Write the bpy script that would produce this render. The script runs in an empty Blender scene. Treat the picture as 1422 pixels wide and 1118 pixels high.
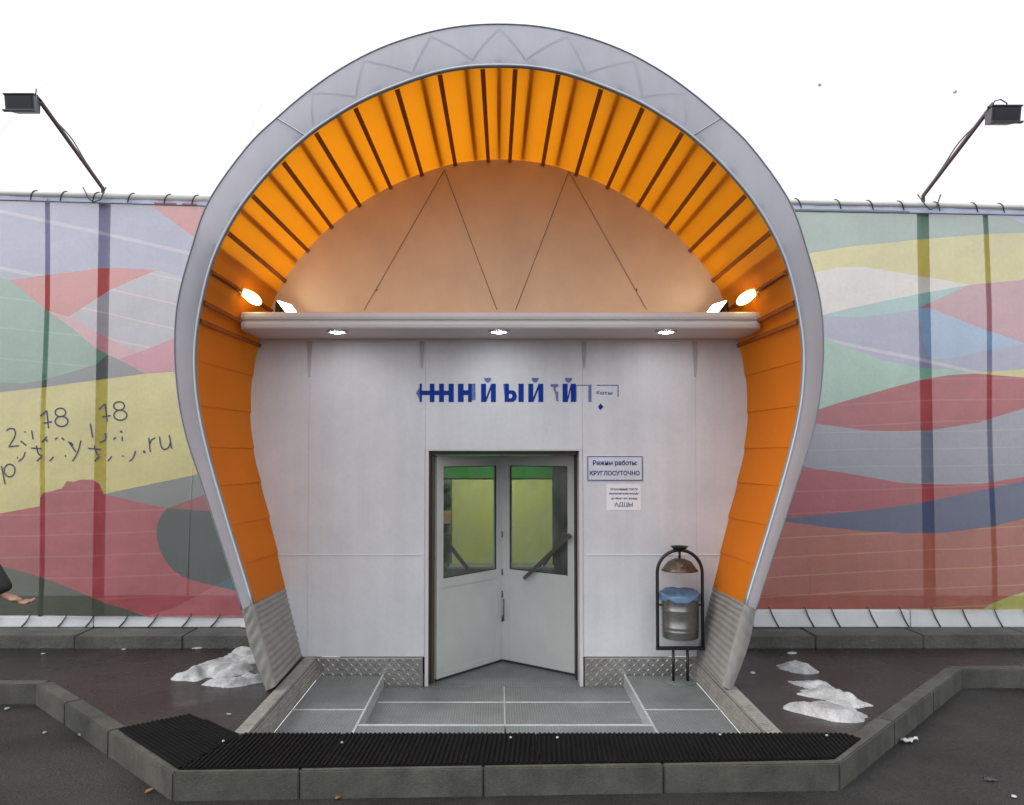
import bpy, bmesh, math, random
from math import radians, sin, cos, pi, tan, sqrt, atan2
from mathutils import Vector, Matrix
random.seed(7)
scene = bpy.context.scene
col = scene.collection

# ------------------------------------------------------------------ camera
FPX, IW, IH = 1120.0, 1422.0, 1118.0
DW, CAMZ, PITCH = 7.32, 1.824, radians(2.0)
CX, CY = 693.0, 629.0 - FPX * tan(PITCH)
cam_data = bpy.data.cameras.new('camera')
cam = bpy.data.objects.new('camera', cam_data)
col.objects.link(cam)
cam.location = (0, -DW, CAMZ)
cam.rotation_euler = (pi / 2 + PITCH, 0, 0)
cam_data.sensor_fit = 'HORIZONTAL'
cam_data.sensor_width = 36.0
cam_data.lens = 36.0 * FPX / IW
cam_data.shift_x = (IW / 2 - CX) / IW
cam_data.shift_y = (CY - IH / 2) / IW
cam_data.clip_start = 0.05
cam_data.clip_end = 3000
scene.camera = cam

# ------------------------------------------------------------------ light
SUN_EL, SUN_AZ = radians(42), atan2(-0.80, -0.35)      # overcast, brighter to the left
world = bpy.data.worlds.new('World')
scene.world = world
world.use_nodes = True
wn, wl = world.node_tree.nodes, world.node_tree.links
wn.clear()
w_out = wn.new('ShaderNodeOutputWorld')
w_bg = wn.new('ShaderNodeBackground')
w_sky = wn.new('ShaderNodeTexSky')
w_sky.sky_type = 'NISHITA'
w_sky.sun_disc = False
w_sky.sun_elevation = SUN_EL
w_sky.sun_rotation = SUN_AZ
w_sky.air_density = 1.0
w_sky.dust_density = 4.0
w_hs = wn.new('ShaderNodeHueSaturation')
w_hs.inputs['Saturation'].default_value = 0.25
w_mix = wn.new('ShaderNodeMixRGB')
w_mix.inputs[0].default_value = 0.75                     # even cloud layer over the sky
w_mix.inputs[2].default_value = (14.2, 14.5, 15.0, 1)
wl.new(w_sky.outputs[0], w_hs.inputs['Color'])
wl.new(w_hs.outputs[0], w_mix.inputs[1])
wl.new(w_mix.outputs[0], w_bg.inputs[0])
w_bg.inputs[1].default_value = 0.1
wl.new(w_bg.outputs[0], w_out.inputs[0])
sun_d = bpy.data.lights.new('sun', 'SUN')
sun = bpy.data.objects.new('sun', sun_d)
col.objects.link(sun)
sun_d.energy = 1.2
sun_d.angle = radians(25)
sun_d.color = (1.0, 0.97, 0.92)
sdir = Vector((sin(SUN_AZ) * cos(SUN_EL), cos(SUN_AZ) * cos(SUN_EL), sin(SUN_EL)))
sun.rotation_euler = (-sdir).to_track_quat('-Z', 'Y').to_euler()
sun.location = sdir * 30
scene.view_settings.view_transform = 'Standard'
scene.view_settings.look = 'None'
scene.view_settings.exposure = 0.25
scene.view_settings.gamma = 1.0
scene.view_settings.use_curve_mapping = False
scene.render.engine = 'CYCLES'
scene.cycles.use_denoising = True
scene.cycles.max_bounces = 8
scene.cycles.diffuse_bounces = 5
scene.cycles.transparent_max_bounces = 16
scene.cycles.sample_clamp_indirect = 6.0


# ------------------------------------------------------------------ helpers
def ray(px, py):
    X, Y = (px - CX) / FPX, -(py - CY) / FPX
    c, s = cos(PITCH), sin(PITCH)
    return Vector((X, c - Y * s, s + Y * c))


def at(px, py, y):                       # point on the vertical plane y
    d = ray(px, py)
    return Vector((0, -DW, CAMZ)) + d * ((y + DW) / d.y)


def atz(px, py, z=0.0):                  # point on the level z
    d = ray(px, py)
    return Vector((0, -DW, CAMZ)) + d * ((z - CAMZ) / d.z)


class MB:
    def __init__(s):
        s.v, s.f, s.m, s.sm = [], [], [], []

    def add(s, vs, fs, mi=0, smooth=False):
        o = len(s.v)
        s.v += [tuple(v) for v in vs]
        for f in fs:
            s.f.append(tuple(o + i for i in f))
            s.m.append(mi)
            s.sm.append(smooth)
        return s

    def box(s, x0, x1, y0, y1, z0, z1, mi=0):
        vs = [(x, y, z) for z in (z0, z1) for y in (y0, y1) for x in (x0, x1)]
        fs = [(0, 2, 3, 1), (4, 5, 7, 6), (0, 1, 5, 4), (2, 6, 7, 3), (0, 4, 6, 2), (1, 3, 7, 5)]
        return s.add(vs, fs, mi)

    def bbox(s, x0, x1, y0, y1, z0, z1, b=0.006, mi=0):     # chamfered box
        bm = bmesh.new()
        bmesh.ops.create_cube(bm, size=1)
        for v in bm.verts:
            v.co = ((x0 + x1) / 2 + v.co.x * (x1 - x0), (y0 + y1) / 2 + v.co.y * (y1 - y0), (z0 + z1) / 2 + v.co.z * (z1 - z0))
        bmesh.ops.bevel(bm, geom=bm.edges[:], offset=b, segments=2, affect='EDGES', profile=0.6)
        bm.verts.index_update()
        s.add([v.co.copy() for v in bm.verts], [[v.index for v in f.verts] for f in bm.faces], mi)
        bm.free()
        return s

    def obox(s, p, q, w, h, mi=0):        # bar from p to q, w across, h thick
        p, q = Vector(p), Vector(q)
        d = (q - p).normalized()
        u = Vector((0, 0, 1)) if abs(d.z) < 0.9 else Vector((0, 1, 0))
        a = d.cross(u).normalized()
        b = a.cross(d).normalized()
        vs = [e + a * (sa * w / 2) + b * (sb * h / 2) for e in (p, q) for sa, sb in ((-1, -1), (1, -1), (1, 1), (-1, 1))]
        return s.add(vs, [(0, 3, 2, 1), (4, 5, 6, 7), (0, 1, 5, 4), (1, 2, 6, 5), (2, 3, 7, 6), (3, 0, 4, 7)], mi)

    def tube(s, pts, r, n=8, mi=0, caps=True):
        pts = [Vector(p) for p in pts]
        rr = r if isinstance(r, (list, tuple)) else [r] * len(pts)
        prev = None
        vs, fs = [], []
        for i, p in enumerate(pts):
            d = (pts[min(i + 1, len(pts) - 1)] - pts[max(i - 1, 0)]).normalized()
            if prev is None:
                u = Vector((0, 0, 1)) if abs(d.z) < 0.9 else Vector((0, 1, 0))
                a = d.cross(u).normalized()
            else:
                a = (prev - d * prev.dot(d)).normalized()
            b = d.cross(a)
            prev = a
            for k in range(n):
                t = 2 * pi * k / n
                vs.append(p + (a * cos(t) + b * sin(t)) * rr[i])
        for i in range(len(pts) - 1):
            for k in range(n):
                k2 = (k + 1) % n
                fs.append((i * n + k, i * n + k2, (i + 1) * n + k2, (i + 1) * n + k))
        s.add(vs, fs, mi, True)
        if caps:
            o = len(s.v) - len(vs)
            s.f.append(tuple(o + k for k in range(n))[::-1]); s.m.append(mi); s.sm.append(False)
            e = o + (len(pts) - 1) * n
            s.f.append(tuple(e + k for k in range(n))); s.m.append(mi); s.sm.append(False)
        return s

    def lathe(s, prof, cx, cy, n=32, mi=0, smooth=True):
        vs = [(cx + r * cos(2 * pi * k / n), cy + r * sin(2 * pi * k / n), z) for r, z in prof for k in range(n)]
        fs = [(i * n + k, i * n + (k + 1) % n, (i + 1) * n + (k + 1) % n, (i + 1) * n + k) for i in range(len(prof) - 1) for k in range(n)]
        return s.add(vs, fs, mi, smooth)

    def grid(s, P, mi=0, smooth=True):    # P[i][j] points
        n, m = len(P), len(P[0])
        return s.add([p for row in P for p in row],
                     [(i * m + j, (i + 1) * m + j, (i + 1) * m + j + 1, i * m + j + 1) for i in range(n - 1) for j in range(m - 1)], mi, smooth)

    def prism(s, poly, y0, y1, mi=0):     # polygon in xz, from y0 (front) to y1
        n = len(poly)
        vs = [(x, y0, z) for x, z in poly] + [(x, y1, z) for x, z in poly]
        fs = [tuple(range(n)), tuple(range(2 * n - 1, n - 1, -1))] + [(i, i + n, (i + 1) % n + n, (i + 1) % n) for i in range(n)]
        return s.add(vs, fs, mi)

    def vprism(s, poly, z0, z1, mi=0):    # polygon in xy, from z0 to z1
        n = len(poly)
        vs = [(x, y, z0) for x, y in poly] + [(x, y, z1) for x, y in poly]
        fs = [tuple(range(n))[::-1], tuple(range(n, 2 * n))] + [(i, (i + 1) % n, (i + 1) % n + n, i + n) for i in range(n)]
        return s.add(vs, fs, mi)

    def build(s, name, mats, parent=None, fix=True):
        me = bpy.data.meshes.new(name)
        me.from_pydata(s.v, [], s.f)
        mats = mats if isinstance(mats, (list, tuple)) else [mats]
        for m in mats:
            me.materials.append(m)
        me.polygons.foreach_set('material_index', s.m)
        me.polygons.foreach_set('use_smooth', s.sm)
        if fix:
            bm = bmesh.new(); bm.from_mesh(me)
            bmesh.ops.recalc_face_normals(bm, faces=bm.faces[:])
            bm.to_mesh(me); bm.free()
        me.update()
        o = bpy.data.objects.new(name, me)
        col.objects.link(o)
        if parent is not None:
            o.parent = parent
            o.matrix_parent_inverse = Matrix.Translation(-world_loc(parent))
        return o


def world_loc(o):
    p = Vector(o.location)
    q = o.parent
    if q is not None:
        return Vector((0, 0, 0)) + Matrix.Translation(world_loc(q)) @ (o.matrix_parent_inverse @ p)
    return p


def tag(o, label=None, cat=None, group=None, kind=None):
    if label: o['label'] = label
    if cat: o['category'] = cat
    if group: o['group'] = group
    if kind: o['kind'] = kind
    return o


def empty(name, loc=(0, 0, 0)):
    o = bpy.data.objects.new(name, None)
    o.empty_display_size = 0.1
    o.location = loc
    col.objects.link(o)
    return o


def lerp(a, b, t):
    return a + (b - a) * t


def interp(knots, x):
    if x <= knots[0][0]: return knots[0][1]
    for (x0, y0), (x1, y1) in zip(knots, knots[1:]):
        if x <= x1:
            return y0 + (y1 - y0) * (x - x0) / (x1 - x0)
    return knots[-1][1]


def catmull(P, s):
    n = len(P)
    i = min(max(int(math.floor(s)), 0), n - 2)
    t = s - i
    p1, p2 = P[i], P[i + 1]
    p0 = P[i - 1] if i > 0 else p1 * 2 - p2
    p3 = P[i + 2] if i + 2 < n else p2 * 2 - p1
    return 0.5 * ((2 * p1) + (p2 - p0) * t + (2 * p0 - 5 * p1 + 4 * p2 - p3) * t * t + (3 * p1 - p0 - 3 * p2 + p3) * t ** 3)


# ------------------------------------------------------------------ materials
def mat(name, color, rough=0.6, metal=0.0, var=0.12, vscale=3.0, bump=0.0, bscale=60.0, spec=0.5, var2=0.0, v2scale=40.0,
        translucent=0.0, tcolor=None, transparent=0.0, rvar=0.0, weave=0.0, wscale=250.0, detail=5.0, waxes='XZ', wcol=0.0, streak=0.0, lines=None, bdist=0.02):
    m = bpy.data.materials.new(name)
    m.use_nodes = True
    nt = m.node_tree
    N, L = nt.nodes, nt.links
    b = N['Principled BSDF']
    out = N['Material Output']
    b.inputs['Roughness'].default_value = rough
    b.inputs['Metallic'].default_value = metal
    b.inputs['Specular IOR Level'].default_value = spec
    tc = N.new('ShaderNodeTexCoord')
    c = None
    rgb = N.new('ShaderNodeRGB')
    rgb.outputs[0].default_value = (*color, 1)
    c = rgb.outputs[0]
    for amount, sc in ((var, vscale), (var2, v2scale)):
        if amount > 0:
            nz = N.new('ShaderNodeTexNoise')
            nz.inputs['Scale'].default_value = sc
            nz.inputs['Detail'].default_value = detail
            nz.inputs['Roughness'].default_value = 0.6
            L.new(tc.outputs['Object'], nz.inputs['Vector'])
            mr = N.new('ShaderNodeMapRange')
            mr.inputs['From Min'].default_value = 0.3
            mr.inputs['From Max'].default_value = 0.7
            mr.inputs['To Min'].default_value = 1 - amount
            mr.inputs['To Max'].default_value = 1 + amount
            L.new(nz.outputs['Fac'], mr.inputs['Value'])
            mx = N.new('ShaderNodeMixRGB')
            mx.blend_type = 'MULTIPLY'
            mx.inputs[0].default_value = 1
            L.new(c, mx.inputs[1])
            L.new(mr.outputs[0], mx.inputs[2])
            c = mx.outputs[0]
            if rvar > 0 and sc == vscale:
                m2 = N.new('ShaderNodeMapRange')
                m2.inputs['From Min'].default_value = 0.35
                m2.inputs['From Max'].default_value = 0.65
                m2.inputs['To Min'].default_value = max(0.03, rough - rvar)
                m2.inputs['To Max'].default_value = min(1, rough + rvar)
                L.new(nz.outputs['Fac'], m2.inputs['Value'])
                L.new(m2.outputs[0], b.inputs['Roughness'])
    if streak > 0:                                   # rain streaks running down
        mp = N.new('ShaderNodeMapping'); mp.inputs['Scale'].default_value = (9, 9, 0.35)
        nz = N.new('ShaderNodeTexNoise'); nz.inputs['Scale'].default_value = 1.0; nz.inputs['Detail'].default_value = 6
        L.new(tc.outputs['Object'], mp.inputs[0]); L.new(mp.outputs[0], nz.inputs['Vector'])
        mr = N.new('ShaderNodeMapRange')
        mr.inputs['From Min'].default_value = 0.35; mr.inputs['From Max'].default_value = 0.7
        mr.inputs['To Min'].default_value = 1 - streak; mr.inputs['To Max'].default_value = 1 + streak * .5
        L.new(nz.outputs['Fac'], mr.inputs['Value'])
        mx = N.new('ShaderNodeMixRGB'); mx.blend_type = 'MULTIPLY'; mx.inputs[0].default_value = 1
        L.new(c, mx.inputs[1]); L.new(mr.outputs[0], mx.inputs[2])
        c = mx.outputs[0]
    if lines:                                        # thin pale printed lines
        lc, rot, per, amt = lines
        mp = N.new('ShaderNodeMapping'); mp.inputs['Rotation'].default_value = (0, rot, 0)
        wv = N.new('ShaderNodeTexWave'); wv.bands_direction = 'Z'
        wv.inputs['Scale'].default_value = 2 * pi / (20 * per); wv.inputs['Distortion'].default_value = 0.9; wv.inputs['Detail Scale'].default_value = 0.4
        L.new(tc.outputs['Object'], mp.inputs[0]); L.new(mp.outputs[0], wv.inputs['Vector'])
        mr = N.new('ShaderNodeMapRange')
        mr.inputs['From Min'].default_value = 0.982; mr.inputs['From Max'].default_value = 0.998
        mr.inputs['To Min'].default_value = 0; mr.inputs['To Max'].default_value = amt
        L.new(wv.outputs['Fac'], mr.inputs['Value'])
        mx = N.new('ShaderNodeMixRGB')
        mx.inputs[2].default_value = (*lc, 1)
        L.new(mr.outputs[0], mx.inputs[0]); L.new(c, mx.inputs[1])
        c = mx.outputs[0]
    L.new(c, b.inputs['Base Color'])
    nrm = None
    if bump > 0:
        nz = N.new('ShaderNodeTexNoise')
        nz.inputs['Scale'].default_value = bscale
        nz.inputs['Detail'].default_value = 6
        L.new(tc.outputs['Object'], nz.inputs['Vector'])
        bp = N.new('ShaderNodeBump')
        bp.inputs['Strength'].default_value = bump
        bp.inputs['Distance'].default_value = bdist
        L.new(nz.outputs['Fac'], bp.inputs['Height'])
        nrm = bp.outputs[0]
    if weave > 0:
        mxs = []
        for ax in waxes:
            wv = N.new('ShaderNodeTexWave')
            wv.bands_direction = ax
            wv.inputs['Scale'].default_value = wscale
            wv.inputs['Distortion'].default_value = 0.5
            L.new(tc.outputs['Object'], wv.inputs['Vector'])
            mxs.append(wv)
        ad = N.new('ShaderNodeMath')
        L.new(mxs[0].outputs['Fac'], ad.inputs[0]); L.new(mxs[1].outputs['Fac'], ad.inputs[1])
        bp = N.new('ShaderNodeBump')
        bp.inputs['Strength'].default_value = weave
        bp.inputs['Distance'].default_value = 0.002
        L.new(ad.outputs[0], bp.inputs['Height'])
        if nrm: L.new(nrm, bp.inputs['Normal'])
        nrm = bp.outputs[0]
        if wcol > 0:
            mr = N.new('ShaderNodeMapRange')
            mr.inputs['From Max'].default_value = 2.0
            mr.inputs['To Min'].default_value = 1 - wcol
            mr.inputs['To Max'].default_value = 1 + wcol
            L.new(ad.outputs[0], mr.inputs['Value'])
            mx = N.new('ShaderNodeMixRGB'); mx.blend_type = 'MULTIPLY'; mx.inputs[0].default_value = 1
            L.new(c, mx.inputs[1]); L.new(mr.outputs[0], mx.inputs[2])
            c = mx.outputs[0]
            L.new(c, b.inputs['Base Color'])
    if nrm: L.new(nrm, b.inputs['Normal'])
    sh = b.outputs[0]
    if translucent > 0:
        t = N.new('ShaderNodeBsdfTranslucent')
        if tcolor: t.inputs[0].default_value = (*tcolor, 1)
        else: L.new(c, t.inputs[0])
        if nrm: L.new(nrm, t.inputs['Normal'])
        mx = N.new('ShaderNodeMixShader')
        mx.inputs[0].default_value = translucent
        L.new(sh, mx.inputs[1]); L.new(t.outputs[0], mx.inputs[2])
        sh = mx.outputs[0]
    if transparent > 0:
        t = N.new('ShaderNodeBsdfTransparent')
        mx = N.new('ShaderNodeMixShader')
        mx.inputs[0].default_value = transparent
        L.new(sh, mx.inputs[1]); L.new(t.outputs[0], mx.inputs[2])
        sh = mx.outputs[0]
    L.new(sh, out.inputs[0])
    return m


def emis(name, color, strength):
    m = bpy.data.materials.new(name)
    m.use_nodes = True
    b = m.node_tree.nodes['Principled BSDF']
    b.inputs['Base Color'].default_value = (*color, 1)
    b.inputs['Emission Color'].default_value = (*color, 1)
    b.inputs['Emission Strength'].default_value = strength
    b.inputs['Roughness'].default_value = 0.3
    return m


def glass_mat(name, tint=(0.9, 0.95, 0.93)):
    m = bpy.data.materials.new(name)
    m.use_nodes = True
    N, L = m.node_tree.nodes, m.node_tree.links
    N.clear()
    out = N.new('ShaderNodeOutputMaterial')
    tr = N.new('ShaderNodeBsdfTransparent'); tr.inputs[0].default_value = (*tint, 1)
    gl = N.new('ShaderNodeBsdfGlossy'); gl.inputs['Roughness'].default_value = 0.03
    fr = N.new('ShaderNodeFresnel'); fr.inputs[0].default_value = 1.5
    mx = N.new('ShaderNodeMixShader')
    ge = N.new('ShaderNodeNewGeometry')
    sb = N.new('ShaderNodeMath'); sb.operation = 'SUBTRACT'; sb.inputs[0].default_value = 1.0
    ml = N.new('ShaderNodeMath'); ml.operation = 'MULTIPLY'
    L.new(ge.outputs['Backfacing'], sb.inputs[1]); L.new(fr.outputs[0], ml.inputs[0]); L.new(sb.outputs[0], ml.inputs[1])
    L.new(ml.outputs[0], mx.inputs[0]); L.new(tr.outputs[0], mx.inputs[1]); L.new(gl.outputs[0], mx.inputs[2])
    df = N.new('ShaderNodeBsdfDiffuse'); df.inputs[0].default_value = (0.5, 0.52, 0.5, 1)      # slight reflection painted as a pale film, with dust
    tc = N.new('ShaderNodeTexCoord'); nz = N.new('ShaderNodeTexNoise'); nz.inputs['Scale'].default_value = 4; nz.inputs['Detail'].default_value = 6
    mr = N.new('ShaderNodeMapRange'); mr.inputs['From Min'].default_value = .35; mr.inputs['From Max'].default_value = .7; mr.inputs['To Min'].default_value = .02; mr.inputs['To Max'].default_value = .14
    L.new(tc.outputs['Object'], nz.inputs['Vector']); L.new(nz.outputs['Fac'], mr.inputs['Value'])
    m2 = N.new('ShaderNodeMixShader')
    L.new(mr.outputs[0], m2.inputs[0]); L.new(mx.outputs[0], m2.inputs[1]); L.new(df.outputs[0], m2.inputs[2])
    L.new(m2.outputs[0], out.inputs[0])
    return m


M = {}
M['asphalt'] = mat('asphalt_wet', (0.022, 0.0205, 0.0195), rough=0.28, var=0.45, vscale=1.3, bump=0.30, bscale=85, var2=0.42, v2scale=70, rvar=0.24, spec=0.42)
M['asphalt_road'] = mat('asphalt_road', (0.027, 0.026, 0.025), rough=0.52, var=0.42, vscale=1.1, bump=0.55, bscale=80, var2=0.45, v2scale=70, rvar=0.2, spec=0.3)
M['kerb'] = mat('kerb_concrete', (0.068, 0.0665, 0.056), rough=0.8, var=0.38, vscale=4, bump=0.25, bscale=90, var2=0.15, v2scale=60, streak=0.12)
M['kerb_old'] = mat('old_kerb_concrete', (0.075, 0.074, 0.066), rough=0.85, var=0.35, vscale=3, bump=0.4, bscale=40, var2=0.2, v2scale=50)
M['rubber'] = mat('black_rubber', (0.0055, 0.0055, 0.006), rough=0.75, spec=0.12, var=0.3, vscale=4, bump=0.15, bscale=120)
M['orange'] = mat('orange_fabric', (0.90, 0.275, 0.008), rough=0.6, var=0.07, vscale=2, weave=0.15, bump=0.06, bscale=6, translucent=0.5, tcolor=(1.0, 0.345, 0.008), spec=0.3)
M['orange_seam'] = mat('orange_seam_band', (0.66, 0.19, 0.006), rough=0.6, var=0.1, vscale=5, translucent=0.4)
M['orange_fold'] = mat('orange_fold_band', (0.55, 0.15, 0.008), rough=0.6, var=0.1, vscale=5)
M['rib'] = mat('brown_rib', (0.30, 0.085, 0.016), rough=0.7, spec=0.15, var=0.15, vscale=8)
M['ring'] = mat('grey_lilac_fabric', (0.565, 0.595, 0.675), rough=0.6, var=0.05, vscale=2.5, weave=0.12, bump=0.05, bscale=5, spec=0.35, translucent=0.42, streak=0.04)
M['ring_line'] = mat('grey_lilac_strip', (0.535, 0.56, 0.65), rough=0.6, var=0.06, vscale=4)
M['piping_pale'] = mat('pale_piping', (0.62, 0.65, 0.68), rough=0.45, var=0.05)
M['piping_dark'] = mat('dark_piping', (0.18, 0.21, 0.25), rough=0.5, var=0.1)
M['skin_out'] = mat('white_outer_fabric', (0.72, 0.73, 0.75), rough=0.55, var=0.05, translucent=0.8, tcolor=(0.92, 0.92, 0.92), transparent=0.40)
M['skin_low'] = mat('grey_outer_fabric', (0.50, 0.51, 0.54), rough=0.55, var=0.05)
M['quilt'] = mat('grey_quilted_fabric', (0.235, 0.23, 0.215), rough=0.55, var=0.15, vscale=6, bump=0.12, bscale=25)
M['wall'] = mat('white_wall_panel', (0.615, 0.63, 0.67), rough=0.5, var=0.08, vscale=1.5, var2=0.03, v2scale=25, bump=0.05, bscale=3, streak=0.045)
M['tymp'] = mat('orange_lit_membrane', (0.71, 0.56, 0.395), rough=0.6, var=0.09, vscale=2, weave=0.05)  # warm light off the orange lining is put into this colour
M['wire'] = mat('grey_wire', (0.26, 0.19, 0.155), rough=0.7)
M['canopy'] = mat('white_canopy_metal', (0.60, 0.58, 0.59), rough=0.4, var=0.05, vscale=2)
M['alu'] = mat('dull_aluminium', (0.50, 0.49, 0.46), rough=0.38, metal=0.85, var=0.2, vscale=8, bump=0.08, bscale=40)
M['alu_bright'] = mat('bright_aluminium', (0.72, 0.73, 0.74), rough=0.3, metal=0.6, var=0.1, vscale=10)
M['tread'] = mat('tread_plate', (0.40, 0.39, 0.375), rough=0.30, metal=0.8, var=0.15, vscale=10, bump=0.05, bscale=60)
M['grate'] = mat('steel_grating', (0.205, 0.23, 0.235), rough=0.45, metal=0.3, var=0.18, vscale=3, var2=0.2, v2scale=120, weave=1.0, wscale=15, waxes='XY', wcol=0.24)
M['pit'] = mat('pit_concrete', (0.14, 0.135, 0.13), rough=0.8, var=0.25, vscale=5, bump=0.2)
M['door'] = mat('door_paint', (0.52, 0.54, 0.53), rough=0.4, var=0.06, vscale=3)
M['door_edge'] = mat('door_gasket', (0.03, 0.03, 0.03), rough=0.6)
M['frame_dark'] = mat('door_frame_dark', (0.02, 0.019, 0.018), rough=0.5)
M['frame_brown'] = mat('door_frame_brown', (0.075, 0.055, 0.038), rough=0.5)
M['glass'] = glass_mat('door_glass')
M['handle'] = mat('brushed_steel', (0.15, 0.145, 0.14), rough=0.4, metal=0.8)
M['handle_dark'] = mat('dark_handle', (0.05, 0.05, 0.055), rough=0.4, metal=0.5)
M['yellow'] = mat('lime_wall_paint', (0.54, 0.55, 0.19), rough=0.6, var=0.04)
M['green'] = mat('green_wall_paint', (0.03, 0.20, 0.025), rough=0.6, var=0.04)
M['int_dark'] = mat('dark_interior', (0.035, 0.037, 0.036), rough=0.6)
M['int_grey'] = mat('grey_interior', (0.22, 0.24, 0.22), rough=0.6)
M['int_green'] = mat('dull_green_interior', (0.10, 0.17, 0.09), rough=0.6)
M['int_orange'] = mat('ochre_interior', (0.32, 0.19, 0.08), rough=0.6)
M['lamp_warm'] = emis('lamp_glow_warm', (1.0, 0.78, 0.30), 5.0)
M['lamp_white'] = emis('lamp_glow_white', (1.0, 0.92, 0.74), 11.0)
M['lamp_cool'] = emis('downlight_glow', (0.97, 0.97, 1.0), 60.0)
M['room_fill'] = emis('room_fill_glow', (1.0, 0.98, 0.9), 24.0)
M['black_metal'] = mat('black_metal', (0.010, 0.010, 0.011), rough=0.4, var=0.1)
M['lamp_body'] = mat('lamp_housing', (0.035, 0.036, 0.04), rough=0.45, var=0.15, vscale=10)
M['lamp_glass_off'] = mat('unlit_lamp_glass', (0.015, 0.016, 0.02), rough=0.15)
M['arm'] = mat('arm_paint', (0.10, 0.065, 0.075), rough=0.45)
M['galv'] = mat('galvanised_steel', (0.24, 0.24, 0.235), rough=0.35, metal=0.9, var=0.2, vscale=12)
M['lid'] = mat('worn_lid', (0.11, 0.085, 0.065), rough=0.4, metal=0.6, var=0.35, vscale=20, bump=0.1, bscale=60)
M['bag'] = mat('blue_bin_bag', (0.13, 0.24, 0.40), rough=0.3, var=0.2, vscale=8, translucent=0.2)
M['rail'] = mat('grey_rail_pipe', (0.62, 0.62, 0.60), rough=0.5, var=0.08)
M['cord'] = mat('dark_cord', (0.06, 0.06, 0.065), rough=0.7)
M['post'] = mat('fence_post_steel', (0.06, 0.06, 0.075), rough=0.5, var=0.2, vscale=4)
M['hem'] = mat('pale_hem', (0.55, 0.60, 0.78), rough=0.5, translucent=0.3)
M['skirt'] = mat('white_skirt_board', (0.62, 0.64, 0.66), rough=0.5, var=0.08, vscale=4)
M['dome'] = mat('white_dome_membrane', (0.715, 0.72, 0.73), rough=0.5, var=0.012, vscale=0.5)
M['dome_seam'] = mat('dome_seam_tape', (0.88, 0.88, 0.89), rough=0.5)
M['blue_print'] = mat('blue_print', (0.010, 0.042, 0.27), rough=0.8, spec=0.08, var=0.1, vscale=20)
M['blue_faded'] = mat('faded_blue_print', (0.13, 0.18, 0.38), rough=0.7, spec=0.1, var=0.4, vscale=25)
M['bracket'] = mat('grey_shade_paint', (0.40, 0.40, 0.43), rough=0.5)  # colour of the painted shade strips below the canopy, no real part
M['strip'] = mat('worn_strip_metal', (0.30, 0.29, 0.265), rough=0.45, metal=0.25, var=0.25, vscale=12, bump=0.15, bscale=50)
M['batten'] = mat('grey_batten', (0.25, 0.25, 0.25), rough=0.6)
M['anchor'] = mat('pale_fitting', (0.35, 0.36, 0.37), rough=0.6)
M['blue_pale'] = mat('pale_blue_print', (0.42, 0.44, 0.54), rough=0.5, var=0.1, vscale=25)
M['paper'] = mat('white_paper', (0.80, 0.80, 0.84), rough=0.7, var=0.02)
M['ink'] = mat('grey_ink', (0.12, 0.12, 0.17), rough=0.7)
M['pen'] = mat('banner_ink', (0.055, 0.06, 0.10), rough=0.6)
M['snow'] = mat('dirty_snow', (0.37, 0.37, 0.375), rough=0.55, var=0.38, vscale=6, bump=0.3, bscale=110, var2=0.22, v2scale=70)
M['leaf'] = mat('dead_leaf', (0.26, 0.11, 0.03), rough=0.6, var=0.3, vscale=30)
M['litter'] = mat('clear_litter', (0.5, 0.52, 0.52), rough=0.25)
M['skin'] = mat('skin', (0.36, 0.19, 0.14), rough=0.5, var=0.08, vscale=20)
M['coat'] = mat('dark_coat', (0.010, 0.012, 0.013), rough=0.7, var=0.2, vscale=6)
M['trousers'] = mat('dark_trousers', (0.02, 0.022, 0.03), rough=0.8)
M['shoe'] = mat('black_shoe', (0.012, 0.011, 0.01), rough=0.4)
M['hair'] = mat('brown_hair', (0.03, 0.02, 0.013), rough=0.6)

# ------------------------------------------------------------------ ground
PX0, PX1, PY0 = -1.63, 1.74, -2.0            # pit edges
STRL, STRR = -1.725, 1.84                     # outer edges of the metal strips
HOLE = (STRL + 0.003, STRR - 0.003, PY0 - 0.02, 2.85)
KL = [(-14, -0.92), (-3.65, -0.90), (-1.857, -2.667), (2.0, -2.52), (3.89, -0.47), (14, -0.40)]


def offset_path(path, d):
    out = []
    for i, p in enumerate(path):
        p = Vector(p)
        ds = []
        if i > 0: ds.append((p - Vector(path[i - 1])).normalized())
        if i < len(path) - 1: ds.append((Vector(path[i + 1]) - p).normalized())
        n = sum((Vector((-a.y, a.x)) for a in ds), Vector((0, 0))).normalized()
        c = n.dot(Vector((-ds[0].y, ds[0].x)))
        out.append(p + n * (d / c))
    return out


def sheet(name, outer, hole, z, m):
    bm = bmesh.new()
    es = []
    for loop in (outer, hole):
        vs = [bm.verts.new((x, y, z)) for x, y in loop]
        for a, b in zip(vs, vs[1:] + vs[:1]):
            es.append(bm.edges.new((a, b)))
    bmesh.ops.triangle_fill(bm, use_beauty=True, edges=es)
    for f in bm.faces:
        if f.normal.z < 0: f.normal_flip()
    me = bpy.data.meshes.new(name)
    bm.to_mesh(me); bm.free()
    me.materials.append(m)
    o = bpy.data.objects.new(name, me)
    col.objects.link(o)
    return o


hx0, hx1, hy0, hy1 = HOLE
hole_rect = [(hx0, hy0), (hx1, hy0), (hx1, hy1), (hx0, hy1)]
tag(sheet('road', [(-700, -700), (700, -700), (700, 700), (-700, 700)], hole_rect, -0.154, M['asphalt_road']), kind='structure')
inner = offset_path(KL, 0.115)
pav = [tuple(p) for p in inner] + [(14, 60), (-14, 60)]
tag(sheet('pavement', pav, hole_rect, 0.0, M['asphalt']), kind='structure')

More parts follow.
